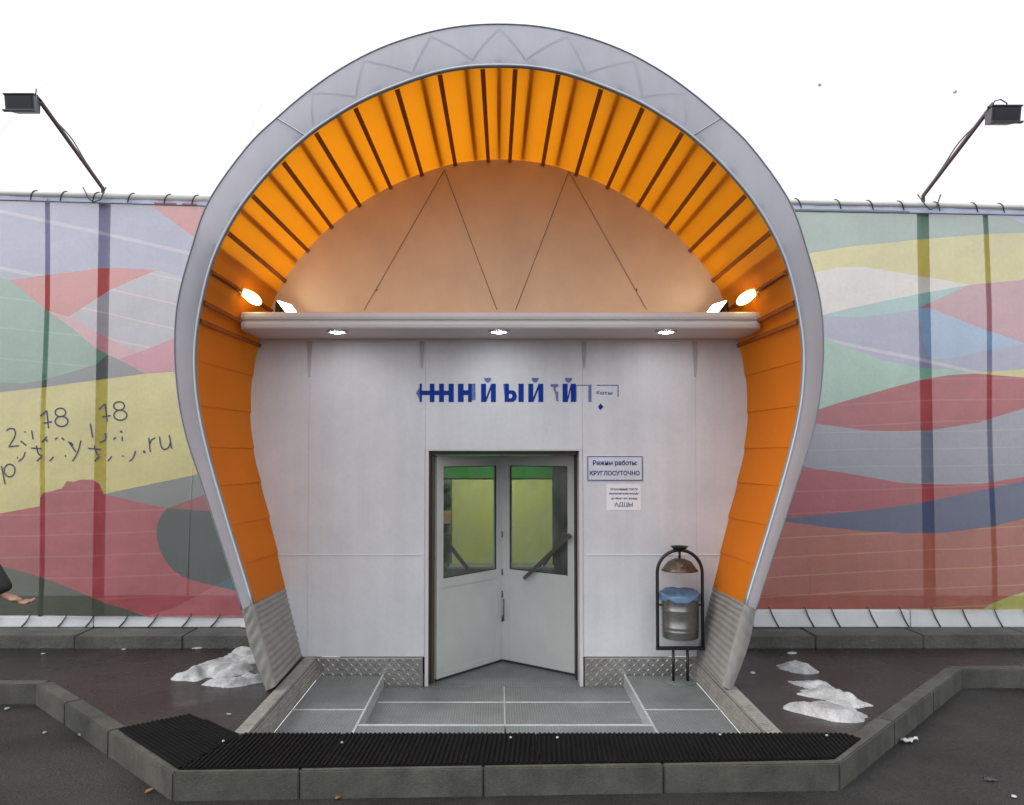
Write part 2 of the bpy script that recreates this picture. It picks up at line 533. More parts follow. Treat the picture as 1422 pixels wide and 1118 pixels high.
kerb = tag(empty('kerb', (0, -2.6, -0.154)), kind='structure')


def kerb_stone(p, q, w, z0, z1, parent, m):
    p, q = Vector((p[0], p[1])), Vector((q[0], q[1]))
    d = (q - p)
    L = d.length
    d.normalize()
    n = Vector((-d.y, d.x))
    mb = MB()
    bm = bmesh.new()
    bmesh.ops.create_cube(bm, size=1)
    g = 0.0022
    rot = random.uniform(-0.003, 0.003)
    for v in bm.verts:
        u = g + (v.co.x + 0.5) * (L - 2 * g)
        s = (v.co.y + 0.5) * w
        P = p + d * u + n * (s + rot * (u / L - .5))
        v.co = (P.x, P.y, lerp(z0, z1 + random.uniform(-0.002, 0.002), v.co.z + 0.5))
    bmesh.ops.bevel(bm, geom=bm.edges[:], offset=0.008, segments=2, affect='EDGES')
    bm.verts.index_update()
    mb.add([v.co.copy() for v in bm.verts], [[v.index for v in f.verts] for f in bm.faces])
    bm.free()
    return mb.build('kerb_stone', m, parent)


def stones(p, q, cuts, w, z0, z1, parent, m):
    p, q = Vector(p), Vector(q)
    c = [0.0] + list(cuts) + [1.0]
    for a, b in zip(c, c[1:]):
        kerb_stone(p.lerp(q, a), p.lerp(q, b), w, z0, z1, parent, m)


KW, KB, KT = 0.122, -0.30, 0.006
stones((-9.0, -0.905), (-3.60, -0.898), [0.2, 0.4, 0.6, 0.8], KW, KB, KT - .004, kerb, M['kerb'])
stones(KL[1], KL[2], [0.27, 0.61], KW, KB, KT, kerb, M['kerb'])
stones(KL[2], KL[3], [0.185, 0.458, 0.73], KW, KB, KT, kerb, M['kerb'])
stones(KL[3], KL[4], [0.36, 0.70], KW, KB, KT, kerb, M['kerb'])
stones((3.82, -0.462), (9.0, -0.43), [0.2, 0.4, 0.6, 0.8], KW, KB, KT - .004, kerb, M['kerb'])
# old kerb carrying the fence
fk = tag(empty('fence_kerb', (0, 0.45, 0)), kind='structure')
for sx, x0, x1 in ((-1, -9.0, -1.95), (1, 1.95, 9.0)):
    n = 7
    for i in range(n):
        a, b = lerp(x0, x1, i / n), lerp(x0, x1, (i + 1) / n)
        kerb_stone((a, 0.28 + random.uniform(-.012, .012)), (b, 0.28 + random.uniform(-.012, .012)), 0.42, -0.1, 0.115 + random.uniform(-.008, .008), fk, M['kerb_old'])

# ------------------------------------------------------------------ air dome behind the fence
dome = tag(empty("air_dome", (0, 14.6, 0)), 'huge white inflated dome rising behind the banner fences', 'dome')
DCY, DR = 14.6, 11.5


def dome_pt(x, a, k=0.0):
    r = DR + k
    return (x, DCY - r * cos(a) * 1.0, r * sin(a))


dn = 16
for i in range(dn):
    x0, x1 = -32 + i * 4.0, -28 + i * 4.0
    P = []
    for j in range(31):
        a = radians(j * 5.2)
        P.append([dome_pt(lerp(x0, x1, u), a, 0.05 * sin(pi * u)) for u in (0, .15, .35, .5, .65, .85, 1)])
    MB().grid(P).build('membrane_panel', M['dome'], dome)
    MB().tube([dome_pt(x1, radians(j * 5.2), 0.004) for j in range(31)], 0.006, 5).build('seam', M['dome_seam'], dome)
for px, py in ((1138, 118), (1326, 128)):
    d = ray(px, py); o = Vector((0, -DW, CAMZ))
    c = Vector((0, DCY, 0)); oc = o - c
    A = d.y ** 2 + d.z ** 2; B = 2 * (oc.y * d.y + oc.z * d.z); C = oc.y ** 2 + oc.z ** 2 - (DR + .05) ** 2
    t = (-B - sqrt(B * B - 4 * A * C)) / (2 * A)
    p = o + d * t
    MB().bbox(p.x - .022, p.x + .022, p.y - .03, p.y + .03, p.z - .015, p.z + .02, .006).build('anchor_fitting', M['anchor'], dome)

# ------------------------------------------------------------------ entrance pavilion
pav_o = tag(empty('entrance_pavilion', (0, 0, 0)), 'domed entrance arch with orange lining and grey fabric ring around white wall', 'entrance')


def F(z):
    return -(1.06 + 0.04 * z + 0.028 * z * z)


def at_front(px, py):
    y = -1.3
    for _ in range(8):
        p = at(px, py, y)
        y = F(max(p.z, 0))
    return at(px, py, y)


ST = [((670, 90), (678, 223), 'rib'), ((609.6, 98), (632, 228), 'rib'), ((549.5, 118.5), (585.5, 242), 'rib'), ((491, 145), (542, 260), 'rib'),
      ((435.5, 180), (499, 285), 'rib'), ((389.7, 221), (460, 315), 'rib'), ((346.5, 268), (427, 348), 'rib'), ((312.7, 320.6), (395, 390), 'rib'),
      ((289.5, 376), (376, 432), 'rib'), ((279.5, 419), (364.5, 462), 'rib'), ((275, 445), (360.5, 480), 'rib'), ((270.5, 500), (352, 522.5), 'seam'),
      ((274, 563), (349, 573), 'seam'), ((286, 621), (353, 623), 'seam'), ((301, 675), (363, 670), 'seam'), ((317, 730), (375, 718.5), 'seam'),
      ((334, 784), (386, 767), 'seam'), ((350, 839), (396, 816), 'foot'), ((381, 953), (419, 910), 'end')]
SF, SB, SK = [], [], []
for f, b, k in ST[::-1]:
    SF.append(at_front(*f)); SB.append(at(b[0], b[1], 0.0)); SK.append(k)
SF[0].z = max(SF[0].z, 0.0); SB[0].z = 0.0
NL = len(SF)
SF += [Vector((-p.x, p.y, p.z)) for p in SF[::-1]]
SB += [Vector((-p.x, p.y, p.z)) for p in SB[::-1]]
SK += SK[::-1]
NS = len(SF)


def shell(s, t, off=0.0):
    p = catmull(SF, s).lerp(catmull(SB, s), t)
    if off:
        q = catmull(SB, min(s + 0.05, NS - 1)) - catmull(SB, max(s - 0.05, 0))
        n = Vector((-q.z, 0, q.x)).normalized()      # outward (path runs left foot -> top -> right foot)
        p = p + n * off
    return p


for k in range(NS - 1):
    foot = SK[k] in ('end', 'foot') and SK[k + 1] in ('end', 'foot')
    if foot:
        P = []
        n = 84
        for i in range(n + 1):
            s = k + i / n
            ph = i / n * 13 * pi
            P.append([shell(s, t, -0.004 - 0.0085 * (0.5 + 0.5 * sin(2 * ph + 0.35 * sin(t * 5 + k))) ** 0.7 - 0.0015 * sin(t * 23 + i * .21)) for t in [j / 14 for j in range(15)]])
        MB().grid(P).build('quilted_foot', M['quilt'], pav_o)
        continue
    P = []
    for i in range(7):
        u = i / 6
        low = 'seam' in (SK[k], SK[k + 1]) or 'foot' in (SK[k], SK[k + 1])
        saw = -0.010 * ((1 - u) if k < NL else u) if low else 0.0
        P.append([shell(k + u, t, (0.006 if low else 0.014) * sin(pi * u) * (0.3 + 0.7 * sin(pi * t)) + saw * (0.35 + 0.65 * t)) for t in [j / 8 for j in range(9)]])
    MB().grid(P).build('fabric_panel', M['orange'], pav_o)
    upper = SK[k] == 'rib' and SK[k + 1] == 'rib'
    if upper and (SF[k + 1] - SF[k]).length > 0.2:
        u = 0.5 if k == NL - 1 else (0.60 if k < NL else 0.40)
        w = 0.040 / max((SF[k + 1] - SF[k]).length, .1) / 2
        P = [[shell(k + u + dw_, t, 0.017 + off_) for t in [0.01 + j * .98 / 8 for j in range(9)]] for dw_, off_ in ((-w, 0), (w, 0), (w, .03), (-w, .03), (-w, 0))]
        MB().grid(P, smooth=False).build('outer_batten', M['batten'], pav_o)
for k in range(NS):
    if SK[k] == 'rib':
        mb = MB()
        w, h = 0.017, 0.026
        P0 = []
        rows = [(-w, -0.0), (-w, -h), (w, -h), (w, 0.0)]
        for du, off in rows:
            L_ = max((SF[min(k + 1, NS - 1)] - SF[max(k - 1, 0)]).length / 2, .08)
            P0.append([shell(k + du / L_, 0.005 + .99 * j / 6, off) for j in range(7)])
        mb.grid(P0, smooth=False)
        mb.build('rib', M['rib'], pav_o)
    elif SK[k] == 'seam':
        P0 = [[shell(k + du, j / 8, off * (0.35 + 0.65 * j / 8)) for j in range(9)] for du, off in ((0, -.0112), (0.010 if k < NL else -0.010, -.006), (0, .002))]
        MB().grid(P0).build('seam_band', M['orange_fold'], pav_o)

# front ring
RO = [(370, 953), (347, 897), (336, 847), (319, 792), (300.5, 735), (280, 671.5), (259, 608), (247, 548), (242.5, 480), (247, 418), (264, 352), (290, 279),
      (343, 204), (384, 164), (425, 129), (470.5, 97), (523, 69), (579.5, 49), (636, 37), (697, 33.5)]
RI = [(379, 953), (361.5, 899), (350, 839), (331, 775), (312, 713), (291, 640), (278, 585), (271, 536), (270, 480), (279, 418), (297, 354), (331, 290),
      (378, 232), (424, 189), (462, 162), (503, 138), (551, 117.5), (600, 101), (648, 92), (697, 90)]


def both(L):
    a = [at_front(*p) for p in L]
    a[0].z = 0.0
    a[-1].x = 0
    return a + [Vector((-p.x, p.y, p.z)) for p in a[-2::-1]]


VO, VI = both(RO), both(RI)
NR = len(VO)


def ring(s, t, off=0.0):
    p = catmull(VI, s).lerp(catmull(VO, s), t)
    p.y -= 0.008 * sin(pi * t) * min(1, (catmull(VI, s) - catmull(VO, s)).length / .15) + off
    return p


def ring_part(s0, s1, name, m, n=40, off=0.0, t0=0.0, t1=1.0, fold=0.0):
    P = []
    for i in range(n + 1):
        s = lerp(s0, s1, i / n)
        P.append([ring(s, lerp(t0, t1, j / 8), off + fold * abs(sin(i / n * 9 * pi)) * sin(pi * j / 8)) for j in range(9)])
    return MB().grid(P).build(name, m, pav_o)


seamL, seamR = 13.0, NR - 1 - 13.0
for sd in (0, 1):
    P = []
    for i in range(61):
        u = i / 60
        a = shell(u if sd == 0 else NS - 1 - u, 0.0, -0.012)
        b = catmull(VO, 2 * u if sd == 0 else NR - 1 - 2 * u)
        row = [a + Vector((0, 0.02, 0))]
        for j in range(9):
            p = a.lerp(b, j / 8)
            p.y -= 0.004 + (0.016 + .006 * sin(u * 40 + j)) * sin(pi * j / 8)
            row.append(p)
        P.append(row)
    MB().grid(P).build('foot_cover', M['quilt'], pav_o)
ring_part(2.0, seamL - 0.02, 'ring_segment', M['ring'], 60)
ring_part(seamL + 0.02, seamR - 0.02, 'ring_segment', M['ring'], 70)
ring_part(seamR + 0.02, NR - 3, 'ring_segment', M['ring'], 60)
for s in (seamL, seamR):
    MB().tube([ring(s, t, -0.012) for t in (0, .25, .5, .75, 1)], 0.006, 6).build('seam', M['piping_dark'], pav_o)
for s0, s1, nm, mt, t, r in ((2, NR - 3, 'outer_piping', 'piping_dark', 1.0, 0.006), (2, NR - 3, 'inner_piping', 'piping_pale', 0.0, 0.008)):
    MB().tube([ring(lerp(s0, s1, i / 150), t, 0.0) for i in range(151)], r, 6).build(nm, M[mt], pav_o)
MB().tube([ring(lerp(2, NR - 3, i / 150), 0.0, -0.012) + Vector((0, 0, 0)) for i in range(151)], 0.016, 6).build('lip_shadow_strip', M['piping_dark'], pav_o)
# truss shade showing through the ring fabric, painted as darker strips
zz = [13.4, 14.1, 14.9, 15.6, 16.5, 17.3, 18.2, 19.0]
zz = zz + [NR - 1 - a for a in zz[-2::-1]]
for i, (a, b) in enumerate(zip(zz, zz[1:])):
    ta, tb = (0.12, 0.88) if i % 2 == 0 else (0.88, 0.12)
    P = []
    for dt in (-0.03, 0.03):
        P.append([ring(lerp(a, b, u) + dt * 1.2, lerp(ta, tb, u), 0.0025) for u in [q / 8 for q in range(9)]])
    MB().grid(P).build('truss_shade_strip', M['ring_line'], pav_o)
# outer skin running back to the dome
for s0, s1, mm in ((0, 10.5, 'skin_low'), (10.5, NR - 11.5, 'skin_out'), (NR - 11.5, NR - 1, 'skin_low')):
    P = []
    for i in range(71):
        s = lerp(s0, s1, i / 70)
        p = catmull(VO, s)
        P.append([Vector((p.x, lerp(p.y + 0.004, 3.4, u), p.z)) for u in (0, .1, .25, .5, .75, 1)])
    MB().grid(P).build('outer_skin', M[mm], pav_o)

# white wall with door opening
DX0, DX1, DZ1 = -0.647, 0.735, 1.842
PZ, MZ = -0.157, -0.262
outline = [(shell(lerp(0, NS - 1, i / 240), 1.0).x, shell(lerp(0, NS - 1, i / 240), 1.0).z) for i in range(241)]


def clip(poly, axis, val, keep_less):
    out = []
    for i in range(len(poly)):
        a, b = poly[i], poly[(i + 1) % len(poly)]
        ia = (a[axis] <= val) == keep_less
        ib = (b[axis] <= val) == keep_less
        if ia: out.append(a)
        if ia != ib:
            t = (val - a[axis]) / (b[axis] - a[axis])
            out.append((lerp(a[0], b[0], t), lerp(a[1], b[1], t)))
    return out


def piece(x0, x1, z0, z1):
    p = outline
    for ax, v, k in ((0, x0, False), (0, x1, True), (1, z0, False), (1, z1, True)):
        p = clip(p, ax, v, k)
    q = []
    for a in p:
        if not q or (abs(a[0] - q[-1][0]) + abs(a[1] - q[-1][1])) > 1e-5: q.append(a)
    return q


XS = at(430, 600, 0).x, at(965, 600, 0).x
ZS = at(300, 770, 0).z
ZC = 2.88
g = 0.0007
cells = [(-3, XS[0], 0, ZS), (-3, XS[0], ZS, ZC), (XS[0], DX0 - .02, 0, ZS), (XS[0], DX0 - .02, ZS, ZC), (DX0 - .02, DX1 + .02, DZ1 + .015, ZC),
         (DX1 + .02, XS[1], 0, ZS), (DX1 + .02, XS[1], ZS, ZC), (XS[1], 3, 0, ZS), (XS[1], 3, ZS, ZC)]
for (a, b, c, d) in cells:
    MB().prism(piece(a + g, b - g, c + g, d - g), -0.03, 0.0).build('wall_panel', M['wall'], pav_o)
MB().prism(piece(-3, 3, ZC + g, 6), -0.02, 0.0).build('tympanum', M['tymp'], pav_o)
for px_ in (430, 586, 811, 965):                     # frame shade under the canopy, painted as tapered grey strips
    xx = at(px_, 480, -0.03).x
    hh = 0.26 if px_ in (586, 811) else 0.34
    MB().prism([(xx - .026, 2.852), (xx - .008, 2.852 - hh), (xx + .008, 2.852 - hh), (xx + .026, 2.852)], -0.036, -0.031).build('painted_shade_strip', M['bracket'], pav_o)  # 'bracket' material here is painted shade, no real bracket
# backing behind the seams, around the door
for (a, b, c, d) in ((-3, DX0 - .01, 0, ZC), (DX1 + .01, 3, 0, ZC), (DX0 - .01, DX1 + .01, DZ1 + .01, ZC)):
    MB().prism(piece(a, b, c, d), 0.004, 0.03).build('wall_backing', M['wall'], pav_o)
for x0, x1 in ((-3, DX0 - .03), (DX1 + .03, 3)):
    p = piece(x0, x1, ZS - .006, ZS + .006)
    xa, xb = min(q[0] for q in p), max(q[0] for q in p)
    MB().bbox(xa + .01, xb - .01, -0.036, -0.028, ZS - .007, ZS + .007, .003).build('seam_batten', M['piping_pale'], pav_o)
# brace wires on the upper membrane
for (a, b) in (((617, 236), (506, 430)), ((617, 236), (690, 430)), ((790, 238), (716, 430)), ((790, 238), (898, 430))):
    p, q = at(a[0], a[1], -0.026), at(b[0], b[1], -0.026)
    MB().tube([p, q], 0.0028, 6).build('brace_wire', M['wire'], pav_o)
for (a) in ((523, 402), (884, 402)):
    p = at(a[0], a[1], -0.03)
    MB().lathe([(0.001, p.z - .014), (.006, p.z - .008), (.007, p.z), (.005, p.z + .008), (.001, p.z + .014)], p.x, p.y, 10).build('wire_clamp', M['wire'], pav_o)

# canopy shelf
CXA, CXB, CY0 = -2.16, 2.185, -0.655
canopy = MB()
prof = [(-0.002, 2.855), (CY0 + .03, 2.855), (CY0 + .008, 2.858), (CY0, 2.868), (CY0 - .004, 2.89), (CY0, 2.912), (CY0 + .012, 2.920), (CY0 + .012, 2.926), (CY0 - .006, 2.933),
        (CY0 - .012, 2.955), (CY0 - .006, 2.984), (CY0 + .012, 2.996), (-0.002, 2.996)]
P = []
for x, ins in ((CXA, 0.04), (CXA + 0.015, 0.012), (CXA + 0.05, 0.0), (CXB - .05, 0), (CXB - .015, .012), (CXB, .04)):
    P.append([Vector((x, min(y + ins, -0.002), z)) for y, z in prof])
canopy.grid(P, smooth=False)
n_ = len(prof)
canopy.f.append(tuple(range(n_))); canopy.m.append(0); canopy.sm.append(False)
canopy.f.append(tuple(5 * n_ + i for i in range(n_))); canopy.m.append(0); canopy.sm.append(False)
can_o = canopy.build('canopy', M['canopy'], pav_o)
for xp in (-1.37, 0.0, 1.415):
    mb = MB()
    mb.lathe([(0.060, 2.853), (0.090, 2.852), (0.094, 2.848), (0.086, 2.842), (0.064, 2.842), (0.058, 2.850)], xp, -0.52, 28)
    mb.build('downlight_ring', M['piping_pale'], can_o)
    MB().lathe([(0.0005, 2.836), (0.03, 2.838), (0.058, 2.845)], xp, -0.52, 24).build('downlight_lens', M['lamp_cool'], can_o)
# drips and rails under the canopy: wall rail
MB().bbox(CXA + .05, CXB - .05, -0.05, -0.032, 2.835, 2.853, .004).build('wall_rail', M['canopy'], can_o)

# kick plates
for x0, x1 in ((STRL + .09, DX0 - .035), (DX1 + .03, STRR - .09)):
    kp = MB().bbox(x0, x1, -0.045, -0.006, MZ - .03, -0.006, .005).build('kick_plate', M['tread'], pav_o)
    mb = MB()
    nx, nz = int((x1 - x0) / 0.042), 6
    for i in range(nx):
        for j in range(nz):
            cx_, cz_ = x0 + .025 + i * .042, -0.028 - j * 0.042
            s = 1 if (i + j) % 2 else -1
            dx, dz = .015 * s, .015
            px_, pz_ = -.0045 * s * s, .0045 * s
            a = (cx_ - dx, cz_ - dz); b = (cx_ + dx, cz_ + dz)
            nx_, nz_ = (-dz, dx)
            L_ = sqrt(dx * dx + dz * dz)
            ex, ez = -dz / L_ * .0065, dx / L_ * .0065
            vs = [(a[0], -.0455, a[1]), (cx_ + ex, -.0455, cz_ + ez), (b[0], -.0455, b[1]), (cx_ - ex, -.0455, cz_ - ez), (cx_ - dx * .5, -.053, cz_ - dz * .5), (cx_ + dx * .5, -.053, cz_ + dz * .5)]
            mb.add(vs, [(0, 1, 5, 4), (1, 2, 5), (2, 3, 4, 5), (3, 0, 4)])
    tag(mb.build('tread_pattern', M['tread'], kp), kind='stuff')

# door frame and leaves
fr = MB()
fr.box(DX0 - .018, DX0 + .012, -0.038, 0.22, MZ, DZ1)
fr.box(DX1 - .012, DX1 + .018, -0.038, 0.22, MZ, DZ1)
fr.box(DX0 - .018, DX1 + .018, -0.038, 0.22, DZ1 + .002, DZ1 + .014)
fr.build('door_casing', M['canopy'], pav_o)
fr = MB()
fr.box(DX0 + .0125, DX0 + .030, 0.02, 0.2, MZ, DZ1 - .001)
fr.box(DX1 - .030, DX1 - .0125, 0.16, 0.42, MZ, DZ1 - .001)
fr.box(DX0 + .0305, DX1 - .0305, 0.02, 0.96, DZ1 - .036, DZ1 - .002)
fr.build('door_frame', M['frame_dark'], pav_o)
MB().box(DX0 + .031, DX0 + .055, 0.06, 0.12, MZ, DZ1 - .025).build('hinge_stile', M['frame_brown'], pav_o)


def leaf(p, q, label, hside, nz_):
    # p outer bottom corner (x, y), q inner corner
    p, q = Vector((p[0], p[1])), Vector((q[0], q[1]))
    d = (q - p); L_ = d.length; d.normalize()
    n = Vector((d.y, -d.x))
    if n.y > 0: n = -n                     # towards the camera
    z0, z1, zr = -0.236, 1.798, 0.665
    sw = 0.085

    def W(u, o, z):
        P_ = p + d * u + n * o
        return (P_.x, P_.y, z)

    def slab(mb, u0, u1, o0, o1, za, zb):
        vs = [W(u, o, z) for z in (za, zb) for o in (o0, o1) for u in (u0, u1)]
        mb.add(vs, [(0, 2, 3, 1), (4, 5, 7, 6), (0, 1, 5, 4), (2, 6, 7, 3), (0, 4, 6, 2), (1, 3, 7, 5)])
    mb = MB()
    slab(mb, 0, sw, -.022, .022, z0, z1)
    slab(mb, L_ - sw - .02, L_, -.022, .022, z0, z1)
    slab(mb, sw, L_ - sw - .02, -.021, .021, z1 - .10, z1)
    slab(mb, sw, L_ - sw - .02, -.021, .021, zr - .085, zr)
    slab(mb, sw, L_ - sw - .02, -.021, .021, z0, z0 + .05)
    root = mb.build('door_leaf', M['door'], pav_o)
    tag(root, label)
    mb = MB(); slab(mb, sw, L_ - sw - .02, -.012, .012 if hside else .019, z0 + .05, zr - .085); mb.build('lower_panel', M['door'], root)
    mb = MB(); slab(mb, sw, L_ - sw - .02, -.003, .003, zr, z1 - .10); mb.build('pane', M['glass'], root)
    mb = MB()
    for a, b, c, e in ((sw, sw + .008, zr, z1 - .10), (L_ - sw - .028, L_ - sw - .02, zr, z1 - .10), (sw + .008, L_ - sw - .028, zr, zr + .008), (sw + .008, L_ - sw - .028, z1 - .108, z1 - .10)):
        slab(mb, a, b, .004, .014, c, e)
    mb.build('gasket', M['door_edge'], root)
    mb = MB(); slab(mb, 0.01, L_ - .01, -.012, .012, z0 - .024, z0 - .001); mb.build('bottom_brush', M['door_edge'], root)
    return root, W, L_


lf, WL, LL = leaf((-0.585, 0.11), (0.028, 0.85), 'left door leaf swung inwards with diagonal bars inside the glass', True, 0)
rl, WR, LR = leaf((0.728, 0.30), (0.034, 0.85), 'right door leaf swung inwards with long diagonal pull handle', False, 0)
# handles (diagonal bars)
mb = MB()
a, b = Vector(WR(0.02, .075, 1.06)), Vector(WR(0.56, .075, 0.60))
mb.obox(a, b, .012, .034)
mb.tube([Vector(WR(0.05, .02, 1.035)), Vector(WR(0.05, .08, 1.035))], .012, 8)
mb.tube([Vector(WR(0.40, .02, .735)), Vector(WR(0.40, .08, .735))], .012, 8)
mb.build('pull_handle', M['handle'], rl)
mb = MB()
mb.obox(WR(0.12, -.07, 1.12), WR(0.43, -.07, 0.72), .012, .03)
mb.tube([Vector(WR(0.16, -.02, 1.068)), Vector(WR(0.16, -.075, 1.068))], .010, 8)
mb.tube([Vector(WR(0.40, -.02, .758)), Vector(WR(0.40, -.075, .758))], .010, 8)
mb.build('inner_handle', M['handle'], rl)
mb = MB()
mb.obox(WL(0.09, -.07, 1.12), WL(0.52, -.07, 0.70), .014, .036)
mb.obox(WL(0.09, -.10, 0.86), WL(0.28, -.10, 0.67), .014, .036)
mb.tube([Vector(WL(0.12, -.02, 1.085)), Vector(WL(0.12, -.08, 1.085))], .010, 8)
mb.build('inner_handle', M['handle_dark'], lf)
# small lock / hinges on the meeting stile
for z in (0.98, 0.60, 0.38, 0.14):
    MB().tube([(0.031, 0.815, z), (0.031, 0.815, z + .06)], .008, 8).build('hinge', M['handle'], rl)
MB().tube([(0.045, 0.80, 0.15), (0.045, 0.775, 0.17), (0.045, 0.775, .34), (0.045, .80, .36)], .006, 6).build('lock_lever', M['handle'], rl)

# sunken tray floor
tray = tag(empty('pit_floor', (0.05, -1.0, MZ)), kind='structure')
SX0, SX1 = -1.035, 1.12
mb = MB()
mb.box(PX0 - .02, PX1 + .02, PY0 - .03, 2.85, MZ - .08, MZ - .03)
mb.build('pit_base', M['pit'], tray)


def tile(x0, x1, y0, y1, z, name='grate_tile'):
    t = MB().bbox(x0 + .006, x1 - .006, y0 + .006, y1 - .006, z - .025, z, .003).build(name, M['grate'], tray)
    return t


LIPY = -1.39
CJ = 0.045
for x0, x1 in ((SX0, CJ), (CJ, SX1)):
    tile(x0, x1, -0.49, -0.05, MZ)
    tile(x0, x1, LIPY, -0.49, MZ)
tile(DX0, DX1, -0.049, 0.95, MZ + .001, 'threshold_plate')
for (x0, x1) in ((PX0 + .03, SX0), (SX1, PX1 - .03)):
    tile(x0, x1, -1.02, -0.05, PZ)
    tile(x0, x1, PY0, -1.02, PZ)
    MB().box(x0 + .002, x1 - .002, PY0, -0.05, MZ - .03, PZ - .026).build('tray_support', M['pit'], tray)
# front lip at the height of the side plates
tile(SX0 + .002, CJ, PY0, LIPY, PZ, 'lip_plate')
tile(CJ, SX1 - .002, PY0, LIPY, PZ, 'lip_plate')
MB().box(SX0 + .004, SX1 - .004, PY0, LIPY + .002, MZ - .03, PZ - .026).build('tray_support', M['pit'], tray)
MB().bbox(SX0, SX1, LIPY + .003, LIPY + .03, MZ - .02, PZ + .004, .004).build('lip_rail', M['alu_bright'], tray)
# thin bright joint bars
for (x0, x1, y, z) in ((PX0 + .03, SX0, -1.02, PZ), (SX1, PX1 - .03, -1.02, PZ), (SX0 + .02, SX1 - .02, -0.49, MZ)):
    MB().bbox(x0, x1, y - .007, y + .007, z - .02, z + .003, .002).build('joint_bar', M['alu_bright'], tray)
MB().bbox(CJ - .006, CJ + .006, LIPY + .031, -0.05, MZ - .02, MZ + .003, .002).build('joint_bar', M['alu_bright'], tray)
for x in (SX0 + .0, SX1 + .0):
    MB().bbox(x - .009, x + .009, PY0, -0.05, MZ - .02, PZ + .006, .003).build('edge_rail', M['alu_bright'], tray)
# side rails: flat strip at ground level and stepped wall down to the tray
for sx, xo, xi in ((-1, STRL, PX0), (1, STRR, PX1)):
    MB().bbox(min(xo, xi), max(xo, xi), PY0 - .02, -0.046, -0.02, 0.008, .004).build('side_strip', M['strip'], tray)
    x = xi
    mb = MB()
    for j in range(4):
        a, b = x - sx * (j * .008), x - sx * (j * .008 + .012)
        zt = -0.021 - j * .034
        mb.bbox(min(a, b), max(a, b), PY0, -0.05, zt - .032, zt, .003)
    mb.build('side_rail', M['strip'], tray)
# ribs on the strip near the mat (worn tread)
mb = MB()
for i in range(16):
    y = PY0 + .02 + i * .034
    mb.obox((PX1 + .012, y, .010), (PX1 + .07, y + .03, .010), .010, .006)
mb.build('strip_tread', M['strip'], tray)
mb = MB()
for i in range(14):
    y = PY0 + .02 + i * .05
    mb.obox((STRL + .02, y, .0085), (STRL + .07, y + .02, .0085), .010, .004)
mb.build('strip_tread', M['strip'], tray)

# vestibule behind the doors
ves = tag(empty('vestibule', (0, 1.6, MZ)), 'lime and green painted room seen through the door glass', 'room')
VY = 2.75
xa, xb = at(628, 700, VY).x, at(767, 700, VY).x
zg, zy = at(650, 664, VY).z, at(650, 782, VY).z
MB().box(xa, xb, VY, VY + .05, zy, zg).build('lime_wall', M['yellow'], ves)
MB().box(-1.3, xb, VY - .03, VY + .05, zg + .002, 2.3).build('green_band', M['green'], ves)
MB().box(xa - .0, xb, VY - .04, VY + .05, MZ, zy - .002).build('counter_front', M['int_grey'], ves)
MB().bbox(xa - .02, xb, VY - .3, VY + .0, zy - .03, zy, .005).build('counter_top', M['int_grey'], ves)
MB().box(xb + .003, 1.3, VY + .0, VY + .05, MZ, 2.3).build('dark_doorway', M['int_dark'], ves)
MB().box(-1.3, xa - .003, VY + .0, VY + .05, MZ, zg).build('left_wall', M['int_green'], ves)
for z, h, m in ((0.95, .16, 'int_orange'), (1.18, .12, 'int_dark'), (.6, .22, 'int_dark'), (1.38, .06, 'int_dark')):
    MB().bbox(-1.0, xa - .012, VY - .10, VY - .003, z, z + h, .006).build('shelf_box', M[m], ves)
MB().box(-1.36, -1.3, 0.45, VY + .05, MZ, 2.3).build('side_wall', M['int_grey'], ves)
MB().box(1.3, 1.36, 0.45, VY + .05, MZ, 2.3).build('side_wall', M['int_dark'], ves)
MB().box(-1.36, 1.36, 0.031, VY + .05, 2.3, 2.36).build('ceiling', M['int_grey'], ves)
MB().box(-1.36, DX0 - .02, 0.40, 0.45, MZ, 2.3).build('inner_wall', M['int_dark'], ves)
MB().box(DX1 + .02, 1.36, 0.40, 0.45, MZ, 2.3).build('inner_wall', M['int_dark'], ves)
MB().box(-1.3, 1.3, 0.951, VY, MZ - .02, MZ + .002).build('floor_slab', M['int_grey'], ves)
MB().bbox(-.5, .5, 1.5, 1.75, 2.25, 2.30, .01).build('added_room_light', M['room_fill'], ves)  # unseen light panel added to brighten the room behind the glass

